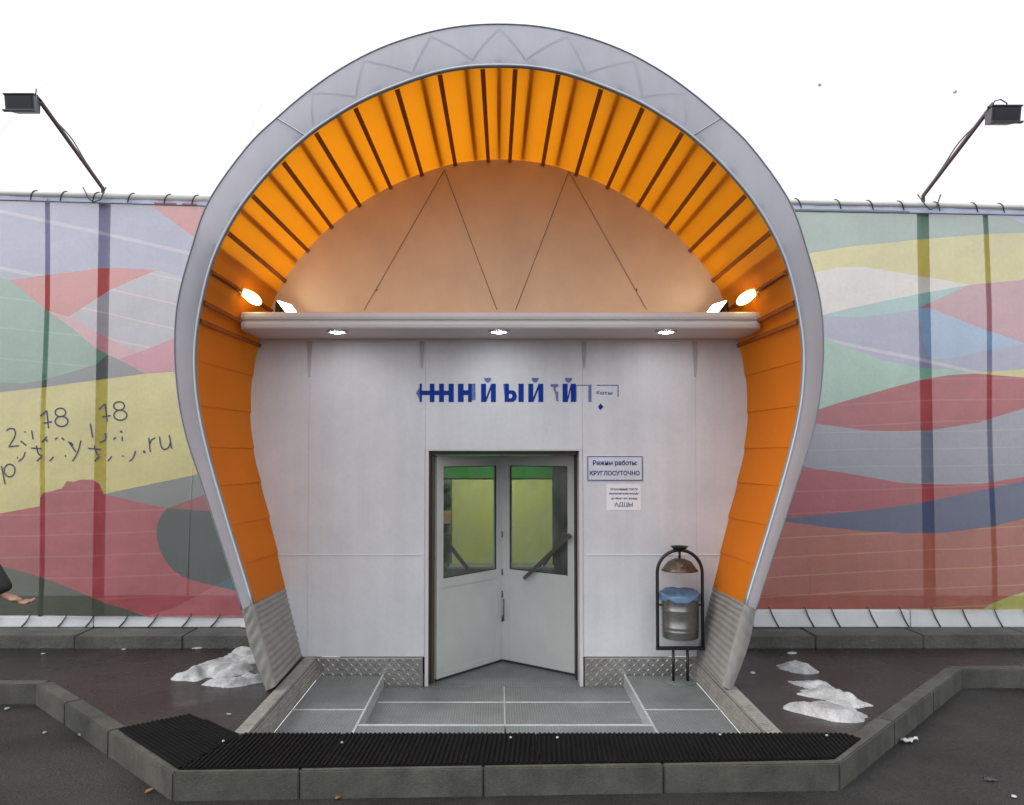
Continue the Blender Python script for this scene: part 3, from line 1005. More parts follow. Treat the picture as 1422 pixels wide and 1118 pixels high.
# ------------------------------------------------------------------ lamps of the entrance
for sx, lab in ((-1, 'lit wall lamp on the left side of the orange lining'), (1, 'lit wall lamp on the right side of the orange lining')):
    k = NL - 9
    s = k if sx < 0 else NS - 1 - k
    c = shell(s, 0.56, -0.045); e0 = shell(s, 0.02, -0.03); e1 = shell(s, 0.40, -0.045)
    bl = tag(empty('wall_lamp', c), lab, 'lamp', 'lit lamps on the orange lining')
    ax = (shell(s, .8) - shell(s, .4)).normalized()
    up = (shell(s + .3, .6) - shell(s - .3, .6)).normalized()
    nn = ax.cross(up).normalized()
    if nn.dot(Vector((0, 0, 2)) - c) < 0 and nn.x * -sx < 0: nn = -nn
    if nn.x * sx > 0: nn = -nn

    def lampbox(c0, hw, hh, hd, taper, name, m, par):
        vs = []
        for dd, tp in ((-hd, 1.0), (hd * .4, 1.0), (hd, taper)):
            for a_, b_ in ((-1, -1), (1, -1), (1, 1), (-1, 1)):
                vs.append(c0 + ax * (a_ * hw * tp) + up * (b_ * hh * tp) + nn * dd)
        fs = [(3, 2, 1, 0), (8, 9, 10, 11)] + [(i * 4 + j, i * 4 + (j + 1) % 4, i * 4 + 4 + (j + 1) % 4, i * 4 + 4 + j) for i in range(2) for j in range(4)]
        return MB().add(vs, fs).build(name, m, par)
    lampbox(c - nn * .014, .17, .036, .010, 1.0, 'lamp_base', M['canopy'], bl)
    P = []
    for i in range(9):
        ph = (i / 8) * pi / 2
        P.append([c + ax * (.22 * cos(ph) ** .6 * cos(q)) + up * (.046 * cos(ph) ** .6 * sin(q)) + nn * (.038 * sin(ph)) for q in [2 * pi * k_ / 24 for k_ in range(25)]])
    MB().grid(P).build('diffuser', M['lamp_warm'], bl)
    MB().tube([e0, e1], .010, 8).build('conduit', M['rib'], bl)

for sx, lab in ((-1, 'lit floodlight standing on the left end of the canopy shelf'), (1, 'lit black floodlight standing on the right end of the canopy shelf')):
    px = 398 if sx < 0 else 996
    c = at(px, 427, -0.30)
    c.z = 3.075
    fl = tag(empty('floodlight', (c.x, c.y, 2.997)), lab, 'floodlight', 'lit floodlights on the canopy shelf')
    fwd = Vector((-sx * 0.66, -0.22, 0.60)).normalized()
    rt = fwd.cross(Vector((0, 0, 1))).normalized()
    up = rt.cross(fwd).normalized()

    def fbox(d0, w0, h0, d1, w1, h1, name, m):
        vs = [c + fwd * d + rt * (a_ * w) + up * (b_ * h) for d, w, h in ((d0, w0, h0), (d1, w1, h1)) for a_, b_ in ((-1, -1), (1, -1), (1, 1), (-1, 1))]
        return MB().add(vs, [(3, 2, 1, 0), (4, 5, 6, 7)] + [(j, (j + 1) % 4, 4 + (j + 1) % 4, 4 + j) for j in range(4)]).build(name, m, fl)
    fbox(-.07, .06, .035, .02, .115, .075, 'housing', M['black_metal'])
    fbox(.021, .105, .066, .026, .103, .064, 'lamp_glass', M['lamp_white'])
    for sgn in (-1, 1):
        MB().tube([c + rt * (sgn * .118), c + rt * (sgn * .125) - Vector((0, 0, .03)), Vector((c.x, c.y, 2.999)) + rt * (sgn * .09)], .007, 6).build('bracket', M['black_metal'], fl)
    MB().bbox(c.x - .06, c.x + .06, c.y - .02, c.y + .02, 2.9965, 3.004, .002).build('bracket_foot', M['black_metal'], fl)

# ------------------------------------------------------------------ banner fences
FY = 0.62


def ripple(x, z):
    return 0.012 * sin(x * 2.1 + z * 0.9) + 0.006 * sin(x * 5.3 - z * 2.2 + 1.0) + 0.006 * sin(x * 7 + z * 6.5) * max(0, min(1, (z - 1.2) / 2)) + 0.003 * sin(z * 11 - x * 3)


LN = {'greyblue': ((0.42, 0.36, 0.28), 0.02, 0.17, .35), 'salmon': ((0.55, 0.33, 0.15), 0.05, 0.19, .5), 'redmain': ((0.5, 0.22, 0.2), 0.03, 0.21, .3), 'bluegrey': ((0.62, 0.55, 0.56), -0.22, 0.55, .5),
      'grey2': ((0.70, 0.45, 0.47), -0.22, 0.24, .6), 'green': ((0.3, 0.45, 0.36), -0.1, 0.3, .3)}


def bn(name, c):
    low_dim = name[7:] in ('redmain', 'dgreen', 'oval', 'salmon', 'blue', 'lpink', 'wedge', 'teal')  # lower prints: weaker light behind the cloth put into colour and opacity
    m = mat(name, c, rough=0.65, var=0.07, vscale=1.3, var2=0.06, v2scale=30, weave=0.25, wscale=120, bump=0.55, bscale=3.2, bdist=0.06, streak=0.05, lines=LN.get(name[7:]), transparent=0.18 if low_dim else 0.31, translucent=0.10, spec=0.2)
    return m


BC = {'red': (0.50, 0.075, 0.07), 'bluegrey': (0.27, 0.28, 0.42), 'grey2': (0.37, 0.35, 0.40), 'pink': (0.55, 0.24, 0.27), 'rose': (0.50, 0.12, 0.19), 'green': (0.12, 0.26, 0.18),
      'dgrey': (0.1, 0.11, 0.11), 'yellow': (0.56, 0.47, 0.10), 'redmain': (0.36, 0.055, 0.07), 'wedge': (0.27, 0.06, 0.07), 'oval': (0.04, 0.055, 0.055), 'teal': (0.03, 0.12, 0.13),
      'lpink': (0.42, 0.11, 0.13), 'dgreen': (0.065, 0.075, 0.052), 'lilac': (0.32, 0.34, 0.52), 'cream': (0.62, 0.58, 0.52), 'lteal': (0.22, 0.42, 0.40), 'mauve': (0.42, 0.17, 0.20),
      'sky': (0.22, 0.36, 0.56), 'mint': (0.22, 0.42, 0.32), 'greyblue': (0.18, 0.19, 0.26), 'blue': (0.065, 0.085, 0.17), 'salmon': (0.4, 0.115, 0.08), 'ygreen': (0.46, 0.46, 0.10), 'green2': (0.17, 0.28, 0.22)}
BM = {k: bn('banner_' + k, tuple(c * .99 + .008 for c in v)) for k, v in BC.items()}
gl = [(-300, 300), (0, 386), (14, 389), (65, 431), (102, 457), (132, 483), (164, 499), (200, 518.5), (345, 506)]
left_layers = [
    ('red', [(-300, 279), (204, 281), (266, 327), (345, 390)]),
    ('bluegrey', [(-300, 300), (0, 386), (14, 389), (80, 380), (137, 372), (160, 371.5), (218, 375), (345, 410)]),
    ('red', [(-300, 300), (0, 386), (14, 389), (65, 431), (96, 440), (151, 403), (218, 375), (345, 410)]),
    ('grey2', [(-300, 300), (0, 386), (14, 389), (65, 431), (96, 440), (150, 470), (191, 488), (240, 470), (345, 440)]),
    ('pink', [(-300, 300), (0, 386), (14, 389), (65, 431), (102, 457), (132, 483), (164, 499), (191, 489), (240, 470), (345, 440)]),
    ('rose', gl),
    ('green', [(-300, 520), (0, 531), (30, 533), (63, 528), (109, 514), (134, 505), (148, 493), (164, 499), (200, 518.5), (345, 506)]),
    ('dgrey', [(-300, 590), (0, 545), (63, 538), (147, 526), (200, 519), (241, 516), (345, 506)]),
    ('yellow', [(-300, 770), (0, 713), (56, 703), (57, 691), (62, 684), (74, 682), (87, 678), (94, 668), (103, 669), (112, 666), (129, 666), (138, 672), (144, 686), (273, 659), (345, 643)]),
    ('dgrey', [(-300, 770), (0, 713), (56, 703), (57, 691), (62, 684), (74, 682), (87, 678), (94, 668), (103, 669), (112, 666), (129, 666), (138, 672), (144, 686), (186, 696), (232, 706), (286, 686), (345, 665)]),
    ('wedge', [(-300, 770), (0, 713), (56, 703), (57, 691), (62, 684), (74, 682), (87, 678), (94, 668), (103, 669), (112, 666), (129, 666), (138, 672), (144, 686), (186, 696), (232, 706), (290, 710), (345, 712)]),
    ('redmain', [(-300, 775), (0, 740), (217, 740), (218, 731), (221, 722), (226, 713), (232, 706), (290, 710), (345, 712)]),
    ('oval', [(-300, 775), (0, 740), (217, 740), (218, 750), (222, 765), (230, 780), (240, 792), (252, 800), (265, 806), (298, 814), (345, 790)]),
    ('teal', [(-300, 775), (0, 740), (217, 740), (218, 750), (222, 765), (230, 780), (240, 792), (252, 800), (265, 806), (298, 814), (325, 820), (345, 825)]),
    ('redmain', [(-300, 780), (0, 785), (55, 801), (100, 817), (150, 838), (180, 847), (205, 855), (240, 845), (298, 814), (325, 820), (345, 825)]),
    ('lpink', [(-300, 780), (0, 785), (55, 801), (100, 817), (150, 838), (180, 847), (205, 857), (345, 857)]),
    ('dgreen', [(-300, 852), (0, 854), (345, 858)])]
left_top = [(-300, 268), (0, 275), (345, 285)]
right_top = [(1050, 289), (1095, 290), (1422, 296), (1800, 303)]
right_layers = [
    ('lilac', [(1050, 289), (1370, 295.5), (1400, 302), (1422, 310), (1800, 330)]),
    ('green2', [(1050, 362), (1122, 352), (1181, 343), (1274, 333), (1369, 325), (1422, 323), (1800, 335)]),
    ('yellow', [(1050, 400), (1129, 379), (1162, 372), (1195, 371.5), (1236, 376), (1287, 385), (1345, 395.5), (1372, 393), (1422, 388), (1800, 370)]),
    ('cream', [(1050, 460), (1137, 439), (1181, 428), (1274, 408.5), (1345, 396), (1372, 393), (1422, 388), (1800, 370)]),
    ('lteal', [(1050, 460), (1137, 439), (1162, 439.5), (1195, 440.5), (1236, 436), (1274, 428), (1290, 421), (1326, 405), (1345, 396), (1372, 393), (1422, 388), (1800, 370)]),
    ('mauve', [(1050, 460), (1137, 439), (1162, 439.5), (1195, 440.5), (1236, 436), (1274, 428), (1290, 428), (1358, 454), (1422, 476), (1800, 560)]),
    ('sky', [(1050, 460), (1137, 439), (1162, 439.5), (1195, 440.5), (1236, 436), (1274, 430), (1282, 480), (1290, 500), (1330, 496), (1369, 487), (1422, 477), (1800, 560)]),
    ('bluegrey', [(1050, 462), (1120, 460), (1146, 470), (1181, 484), (1225, 500), (1277, 511), (1317, 513), (1356, 517), (1422, 512), (1800, 562)]),
    ('mint', [(1050, 590), (1132, 570), (1167, 559), (1236, 539), (1277, 528), (1317, 521), (1356, 517.5), (1422, 513), (1800, 563)]),
    ('yellow', [(1050, 590), (1132, 570), (1167, 559), (1236, 539), (1277, 528), (1317, 521), (1356, 518.5), (1422, 524), (1800, 570)]),
    ('redmain', [(1050, 590.5), (1131, 588), (1175, 594), (1209, 598.5), (1255, 599), (1295, 597), (1358, 587), (1422, 567), (1800, 572)]),
    ('greyblue', [(1050, 638), (1115, 648), (1175, 657), (1247, 670), (1289.5, 672.5), (1361, 672), (1422, 662), (1800, 620)]),
    ('redmain', [(1050, 723), (1092, 720), (1146, 714.5), (1218, 707), (1281, 698), (1358, 681.6), (1404, 671.6), (1422, 669), (1800, 625)]),
    ('blue', [(1050, 724), (1092, 724.5), (1146, 732), (1204, 738), (1261, 740.5), (1307, 740), (1370, 732), (1422, 720), (1800, 650)]),
    ('salmon', [(1050, 846), (1365, 846), (1375, 839), (1404, 827.5), (1422, 822), (1800, 740)]),
    ('ygreen', [(1050, 846), (1365, 847), (1422, 847), (1800, 848)])]


def banner(layers, top, x0, x1, n, parent):
    order = sorted(set(l[0] for l in layers))
    xs = [lerp(x0, x1, i / n) for i in range(n + 1)]
    xs = sorted(set(xs) | {k[0] for l in layers for k in l[1] if x0 < k[0] < x1})
    mb = MB()
    ys = [[interp(top, x)] for x in xs]
    for _, kn in layers:
        for i, x in enumerate(xs):
            ys[i].append(max(ys[i][-1], interp(kn, x)))

    def pt(px, py):
        p = at(px, py, FY)
        p.y += ripple(p.x, p.z)
        return p
    # world-space columns: use the px column at mid height so that the cloth stays a plane sheet
    for i in range(len(xs) - 1):
        for k, (nm, _) in enumerate(layers):
            a0, a1, b0, b1 = ys[i][k], ys[i][k + 1], ys[i + 1][k], ys[i + 1][k + 1]
            if a1 - a0 < 0.01 and b1 - b0 < 0.01: continue
            m = max(1, int(max(a1 - a0, b1 - b0) / 9))
            vs, fs = [], []
            for j in range(m + 1):
                vs.append(pt(xs[i], lerp(a0, a1, j / m))); vs.append(pt(xs[i + 1], lerp(b0, b1, j / m)))
            for j in range(m):
                fs.append((2 * j, 2 * j + 2, 2 * j + 3, 2 * j + 1))
            mb.add(vs, fs, order.index(nm), True)
    me = bpy.data.meshes.new('banner')
    me.from_pydata(mb.v, [], mb.f)
    for nm in order: me.materials.append(BM[nm])
    me.polygons.foreach_set('material_index', mb.m)
    bm = bmesh.new(); bm.from_mesh(me)
    bmesh.ops.remove_doubles(bm, verts=bm.verts[:], dist=0.0006)
    bmesh.ops.dissolve_degenerate(bm, dist=0.0003, edges=bm.edges[:])
    for f in bm.faces: f.smooth = True
    bmesh.ops.recalc_face_normals(bm, faces=bm.faces[:])
    bm.to_mesh(me); bm.free()
    o = bpy.data.objects.new('banner', me)
    col.objects.link(o)
    o.parent = parent
    o.matrix_parent_inverse = Matrix.Translation(-world_loc(parent))
    return o


def make_fence(side):
    left = side < 0
    fo = tag(empty('banner_fence', (side * 4.2, FY, 0.1)),
             'tall laced banner fence left of the arch with yellow stripe and lettering' if left else 'tall laced banner fence right of the arch with wavy red blue and green stripes', 'fence')
    if left:
        bo = banner(left_layers, left_top, -300, 346, 150, fo)
        rail = [(-300, 259), (0, 268), (346, 278)]
        base = (-300, 346)
    else:
        bo = banner(right_layers, right_top, 1050, 1700, 150, fo)
        rail = [(1050, 279), (1095, 280.5), (1422, 288), (1700, 294)]
        base = (1045, 1700)
    R = 0.029
    MB().tube([at(x, y, FY) for x, y in rail], R, 14).build('top_rail', M['rail'], fo)
    # hem sleeve just under the rail
    P = []
    a, b = rail[0][0], rail[-1][0]
    for i in range(61):
        x = lerp(a, b, i / 60)
        p = at(x, interp(rail, x), FY)
        zb = at(x, interp(left_top if left else right_top, x), FY).z
        P.append([Vector((p.x, FY - .004 + .006 * sin(i * 1.7), lerp(p.z - R * .6, zb - .03, t))) for t in (0, .5, 1)])
    MB().grid(P).build('hem', M['hem'], fo)
    MB().tube([at(x, interp(left_top if left else right_top, x) + 3.0, FY - .02) for x in [lerp(a, b, i / 30) for i in range(31)]], .006, 5).build('hem_cord', M['cord'], fo)
    # spiral lacing
    n = 14
    for i in range(n):
        x = lerp(base[0], base[1], (i + .45 + .25 * (random.random() - .5)) / n)
        c = at(x, interp(rail, x), FY)
        pts = []
        sl = 0.055 * (1 if left else -1)
        for j in range(9):
            th = lerp(radians(100), radians(-70), j / 8)
            rr = R + .005
            pts.append(Vector((c.x + sl * (0.5 - j / 8), c.y - rr * cos(th), c.z + rr * sin(th))))
        pts.append(pts[-1] + Vector((-sl * .1, -.004, -.03)))
        MB().tube(pts, .0058, 6).build('lacing_cord', M['cord'], fo)
    # white base board with diagonal lacing
    z0, z1 = 0.118, (0.222 if left else 0.285)
    xa, xb = at(base[0], 860, FY + .03).x, at(base[1], 860, FY + .03).x
    nb = 3
    for i in range(nb):
        MB().bbox(lerp(xa, xb, i / nb) + .004, lerp(xa, xb, (i + 1) / nb) - .004, FY + .015, FY + .075, z0, z1, .012).build('base_board', M['skirt'], fo)
    for i in range(n):
        x = lerp(base[0] + 12, base[1] - 12, (i + .2 + .3 * random.random()) / n)
        c = at(x, 860, FY + .01)
        sl = .055 * (1 if left else -1)
        pts = [Vector((c.x + sl, FY + .002, z1 + .035)), Vector((c.x + sl * .75, FY - .002, z1 + .004)), Vector((c.x, FY + .008, lerp(z0, z1, .5))), Vector((c.x - sl * .8, FY + .008, z0 + .004))]
        MB().tube(pts, .006, 6).build('lacing_cord', M['cord'], fo)
    # posts behind the cloth
    PYY = FY + 0.12
    for px, w, wid in (((143, .095, 1), (67, .045, 0), (-160, .095, 1)) if left else ((1284, .095, 1), (1369, .045, 0), (1560, .095, 1))):
        c = at(px, 560, PYY)
        yt = at(px, interp(rail, px) + 4, PYY).z
        if wid:
            MB().bbox(c.x - w / 2, c.x + w / 2, PYY - .06, PYY + .0, 0.1, yt, .008).build('post', M['post'], fo)
        else:
            MB().tube([(c.x + .012 * sin(q * 1.3), PYY - .07, lerp(.12, yt, q / 8)) for q in range(9)], w / 2, 10).build('post', M['post'], fo)
    return fo, bo


fenceL, bannerL = make_fence(-1)
fenceR, bannerR = make_fence(1)


# writing on the left banner (flat print)
def on_banner(zx, zy_):
    p = at(zx / 5.469, 540 + zy_ / 5.469, FY)
    p.y += ripple(p.x, p.z) - 0.005
    return p


def ribbon(mb, pts, w):
    n = len(pts)
    vs = []
    for i, p in enumerate(pts):
        d = (pts[min(i + 1, n - 1)] - pts[max(i - 1, 0)])
        d = Vector((d.x, 0, d.z)).normalized()
        nn = Vector((-d.z, 0, d.x)) * (w / 2)
        vs += [p + nn, p - nn]
    mb.add(vs, [(2 * i, 2 * i + 1, 2 * i + 3, 2 * i + 2) for i in range(n - 1)])


def smooth_pts(pts, k=6):
    V = [Vector((x, 0, y)) for x, y in pts]
    if len(V) < 3: return pts
    out = []
    for i in range((len(V) - 1) * k + 1):
        p = catmull(V, i / k)
        out.append((p.x, p.z))
    return out


def ell(cx, cy, rx, ry, n=22):
    return [(cx + rx * cos(2 * pi * i / n), cy + ry * sin(2 * pi * i / n)) for i in range(n + 1)]


chars = [
    [[(55, 318), (80, 303), (112, 306), (126, 335), (115, 375), (75, 440)], [(72, 441), (155, 432)]],
    [[(312, 208), (362, 165)], [(362, 165), (378, 300)], [(340, 262), (405, 250)]],
    [ell(467, 180, 40, 32), ell(476, 248, 48, 38)],
    [[(752, 157), (797, 113)], [(797, 113), (815, 250)], [(778, 213), (840, 203)]],
    [ell(902, 130, 40, 32), ell(912, 200, 48, 38)],
    [[(690, 265), (706, 372)]],
    [[(250, 316), (262, 385)]],
    [[(1128, 372), (1142, 480)], [(1136, 420), (1150, 388), (1178, 372)]],
    [[(1210, 362), (1222, 430), (1245, 460), (1280, 445), (1292, 410)], [(1284, 350), (1304, 455)]],
    [[(14, 585), (45, 725)], ell(78, 620, 42, 48)],
    [[(525, 400), (580, 480)], [(618, 392), (590, 490), (555, 550)]],
    [[(245, 450), (325, 455)], [(285, 430), (300, 490), (330, 510)], [(325, 515), (288, 550)]],
    [[(672, 452), (765, 460)], [(715, 430), (735, 490), (755, 505)], [(755, 512), (720, 550)]],
    [[(200, 480), (185, 520), (148, 552)]], [[(415, 515), (385, 550)]], [[(850, 512), (820, 550)]], [[(1030, 470), (1015, 520), (985, 552)]],
    [[(368, 362), (325, 408)], [(352, 380), (370, 400)]], [[(800, 335), (800, 385), (758, 408)]],
    [[(425, 385), (445, 370)]], [[(475, 372), (495, 390)]], [[(860, 385), (880, 368)]], [[(925, 360), (928, 398)]], [[(165, 395), (210, 430)]], [[(540, 405), (560, 430)]],
]
for strokes in chars:
    mb = MB()
    for st in strokes:
        ribbon(mb, [on_banner(*q) for q in smooth_pts(st)], 0.0145)
    mb.build('printed_character', M['pen'], bannerL)
for cx_, cy_, r in ((1096, 478, 11), (918, 326, 10), (140, 524, 7), (502, 510, 7), (935, 510, 7), (200, 328, 7)):
    mb = MB()
    ps = [on_banner(*q) for q in ell(cx_, cy_, r, r, 10)[:-1]]
    mb.add(ps, [tuple(range(10))])
    mb.build('printed_character', M['pen'], bannerL)

# floodlights on arms above the fence
for side, lab in ((-1, 'dark unlit floodlight on slanted arm above the left banner fence'), (1, 'dark unlit floodlight on slanted arm above the right banner fence')):
    px, lx, ly, by = (143, 34, 146, 262) if side < 0 else (1282, 1390, 162, 272)
    base = at(px, by, FY + .1)
    head = at(lx, ly, -0.50)
    fo = tag(empty('arm_floodlight', base), lab, 'floodlight', 'floodlights on the fence arms')
    elbow = at(56 if side < 0 else 1378, 141 if side < 0 else 146, -0.44)
    MB().tube([base - Vector((0, 0, .25)), base, elbow], 0.019, 10).build('arm', M['arm'], fo)
    pts = [base.lerp(elbow, t) + Vector((side * -.006 * sin(t * 14), 0, .022 + .03 * sin(pi * (t - .2) / .6))) if .2 < t < .8 else base.lerp(elbow, t) + Vector((0, 0, .022)) for t in [j / 30 for j in range(31)]]
    MB().tube(pts, .006, 6).build('cable', M['cord'], fo)
    mb = MB()
    hw = 0.125
    # wedge housing: front face leans down to the forecourt
    A = [(-hw, -.06, -.075), (hw, -.06, -.075), (hw, -.085, .055), (-hw, -.085, .055)]
    Bk = [(-hw * .75, .075, -.045), (hw * .75, .075, -.045), (hw * .75, .075, .05), (-hw * .75, .075, .05)]
    vs = [head + Vector(v) for v in A + Bk]
    mb.add(vs, [(0, 1, 2, 3), (7, 6, 5, 4)] + [(j, 4 + j, 4 + (j + 1) % 4, (j + 1) % 4) for j in range(4)])
    mb.build('housing', M['lamp_body'], fo)
    vs = [head + Vector(v) * 0.98 + Vector((0, -.006, 0)) for v in [(-hw * .86, -.062, -.062), (hw * .86, -.062, -.062), (hw * .86, -.084, .042), (-hw * .86, -.084, .042)]]
    vs2 = [v + Vector((0, .003, 0)) for v in vs]
    MB().add(vs + vs2, [(0, 1, 2, 3), (7, 6, 5, 4)] + [(j, 4 + j, 4 + (j + 1) % 4, (j + 1) % 4) for j in range(4)]).build('lamp_glass', M['lamp_glass_off'], fo)
    mb = MB()
    mb.bbox(head.x - hw - .008, head.x + hw + .008, head.y - .098, head.y - .060, head.z - .088, head.z - .074, .004)
    mb.bbox(head.x - hw - .008, head.x + hw + .008, head.y - .098, head.y - .07, head.z + .052, head.z + .064, .004)
    mb.build('rim', M['lamp_body'], fo)
    sx = -side
    mb = MB()
    mb.tube([head + Vector((hw * .8, .02, .05)), head + Vector((hw * .8, .02, .095)), head + Vector((-hw * .8, .02, .095)), head + Vector((-hw * .8, .02, .05))], .006, 6)
    mb.tube([head + Vector((-.08, 0, .06)), head + Vector((-.06, -.01, .13)), head + Vector((0, 0, .15)), head + Vector((.06, .01, .12)), head + Vector((.07, .03, .05))] if side > 0 else
            [head + Vector((.09, 0, .06)), head + Vector((.105, -.01, .14))], .006, 6)
    mb.tube([head + Vector((sx * hw * .7, .03, .09)), elbow + Vector((0, 0, .01))], .012, 8)
    mb.build('bracket', M['lamp_body'], fo)
    # loose cable at the post top
    q = base + Vector((-side * -.0, -.16, -.12))
    MB().tube([base + Vector((-.13, -.14, -.03)), q + Vector((-.06, 0, -.03)), q + Vector((-.015, .0, -.07)), q + Vector((.05, .01, -.04)), base + Vector((.10, -.14, -.03))], .006, 6).build('loose_cable', M['cord'], fo)

# ------------------------------------------------------------------ lettering and signs on the wall
WY = -0.0305


def wz(zx, zy_):
    p = at(560 + zx / 3.95, 500 + zy_ / 3.95, WY)
    return (p.x, p.z)


let = tag(empty('wall_lettering', (0.05, WY, 2.35)), 'row of blue cyrillic letters on white wall above the door', 'lettering')


def glyph(polys, m='blue_print'):
    mb = MB()
    for i, poly in enumerate(polys):
        e = 0.0004 * i
        mb.prism([wz(*q) for q in poly], WY - .003 - e, WY + .0005)
    mb.build('letter', M[m], let)


def rect(x0, x1, y0, y1):
    return [(x0, y0), (x1, y0), (x1, y1), (x0, y1)]


T, Bt = 130, 230
glyph([[(70, 182), (89, 150), (89, 214)]], 'blue_faded')
glyph([rect(90, 102, T, Bt), rect(102, 146, 168, 192), rect(146, 171, T, Bt)])
glyph([rect(171, 197, 168, 192), rect(197, 223, T, Bt), rect(223, 249, 168, 192), rect(249, 277, T, Bt)])
glyph([rect(300, 331, T, Bt), rect(331, 356, 166, 192), rect(356, 376, T, Bt)])
glyph([rect(376, 396, T, Bt - 10)], 'blue_faded')


def ii(x0, x1, breve=True):
    w = 27
    ps = [rect(x0, x0 + w, T, Bt), rect(x1 - w, x1, T, Bt), [(x0 + w, 205), (x1 - w, 134), (x1 - w, 162), (x0 + w, 232)]]
    glyph(ps)
    if breve:
        c = (x0 + x1) / 2 - 4
        glyph([[(c - 20, 98), (c + 20, 98), (c + 16, 114), (c + 4, 124), (c - 4, 124), (c - 16, 114)]], 'blue_faded')


ii(427, 508)
soft = [(580, 166), (604, 166), (618, 178), (624, 198), (618, 218), (602, 230), (556, 230), (556, 130), (580, 130)]
glyph([soft], 'blue_print')
glyph([[(548, 132), (556, 130), (556, 200)]], 'blue_faded')
MBh = MB().prism([wz(*q) for q in [(580, 186), (594, 187), (599, 198), (593, 209), (580, 210)]], WY - .0042, WY - .0028).build('letter_counter', M['wall'], let)
glyph([rect(632, 661, T, Bt)])
ii(686, 768)
glyph([[(806, 132), (850, 132), (850, 148), (836, 150), (836, 172), (826, 172), (824, 150), (810, 146)], [(832, 172), (850, 172), (850, 228), (840, 224)]], 'blue_faded')
ii(874, 946)
glyph([rect(946, 1034, 136, 141), rect(946, 951, 141, 226)], 'blue_faded')
glyph([rect(1016, 1032, 141, 230)], 'blue_faded')
glyph([rect(1062, 1181, 136, 141), rect(1176, 1181, 141, 200)], 'blue_faded')
glyph([[(1082, 238), (1098, 257), (1080, 274), (1068, 257)]], 'blue_print')


def text_mesh(txt, size, loc, m, parent, name='printed_word', off=0.0, width=None):
    cu = bpy.data.curves.new(name, 'FONT')
    cu.body = txt
    cu.size = size
    cu.offset = off
    cu.resolution_u = 3
    cu.align_x = 'CENTER'
    tmp = bpy.data.objects.new('tmp_text', cu)
    col.objects.link(tmp)
    dg = bpy.context.evaluated_depsgraph_get()
    me = bpy.data.meshes.new_from_object(tmp.evaluated_get(dg))
    bpy.data.objects.remove(tmp)
    if len(me.vertices) == 0: return None
    xs = [v.co.x for v in me.vertices]; ys = [v.co.y for v in me.vertices]
    k = 1.0 if width is None else width / (max(xs) - min(xs))
    cxm, cym = (max(xs) + min(xs)) / 2, (max(ys) + min(ys)) / 2
    for v in me.vertices:
        v.co = (loc[0] + (v.co.x - cxm) * k, loc[1], loc[2] + (v.co.y - cym))
    me.materials.clear()
    me.materials.append(m)
    o = bpy.data.objects.new(name, me)
    col.objects.link(o)
    o.parent = parent
    o.matrix_parent_inverse = Matrix.Translation(-world_loc(parent))
    return o


def pxz(px, py, y):
    return at(px, py, y)


cpos = wz(1102, 180)
text_mesh('боты', 0.042, (cpos[0], WY - .003, cpos[1]), M['blue_faded'], let, 'letter', .001, .15)
# opening hours plate
a, b = pxz(815, 633, WY), pxz(893, 668, WY)
hs = tag(empty('opening_hours_sign', ((a.x + b.x) / 2, WY, b.z)), 'white opening hours sign with blue border right of the door', 'sign')
MB().bbox(a.x, b.x, WY - .006, WY, b.z, a.z, .002).build('plate', M['wall'], hs)
mb = MB()
t = .007
mb.box(a.x + .004, b.x - .004, WY - .008, WY - .0055, a.z - .004 - t, a.z - .004)
mb.box(a.x + .004, b.x - .004, WY - .008, WY - .0055, b.z + .004, b.z + .004 + t)
mb.box(a.x + .004, a.x + .004 + t, WY - .008, WY - .0055, b.z + .0045 + t, a.z - .0045 - t)
mb.box(b.x - .004 - t, b.x - .004, WY - .008, WY - .0055, b.z + .0045 + t, a.z - .0045 - t)
mb.build('border', M['blue_print'], hs)
p = pxz(854, 643.5, WY)
text_mesh('Режим работы:', 0.058, (p.x, WY - .0075, p.z), M['blue_print'], hs, 'printed_word', .0016, .40)
p = pxz(853.5, 657, WY)
text_mesh('КРУГЛОСУТОЧНО', 0.054, (p.x, WY - .0075, p.z), M['blue_print'], hs, 'printed_word', .0016, .45)
# paper notice
a, b = pxz(842, 672.5, WY), pxz(890, 708.5, WY)
ns = tag(empty('paper_notice', ((a.x + b.x) / 2, WY, b.z)), 'white paper notice with grey text lines below the opening hours sign', 'notice')
MB().box(a.x, b.x, WY - .0022, WY - .0002, b.z, a.z).build('sheet', M['paper'], ns)
for zx0, zx1, zy0, txt in ((1135, 1285, 709, 'УВАЖАЕМЫЕ ГОСТИ'), (1130, 1295, 734, 'посетители входа'), (1142, 1282, 760, 'работает вход')):
    c = wz((zx0 + zx1) / 2, zy0)
    w = (zx1 - zx0) / 3.95 / 153
    text_mesh(txt, 0.024, (c[0], WY - .0035, c[1]), M['ink'], ns, 'printed_line', .0012, w)
c = wz(1208, 794)
text_mesh('АДЦЫ', 0.05, (c[0], WY - .0035, c[1]), M['ink'], ns, 'printed_line', .001, .165)

# ------------------------------------------------------------------ rubber mats
MZ0, MZ1, MZ2 = 0.0065, 0.014, 0.0215


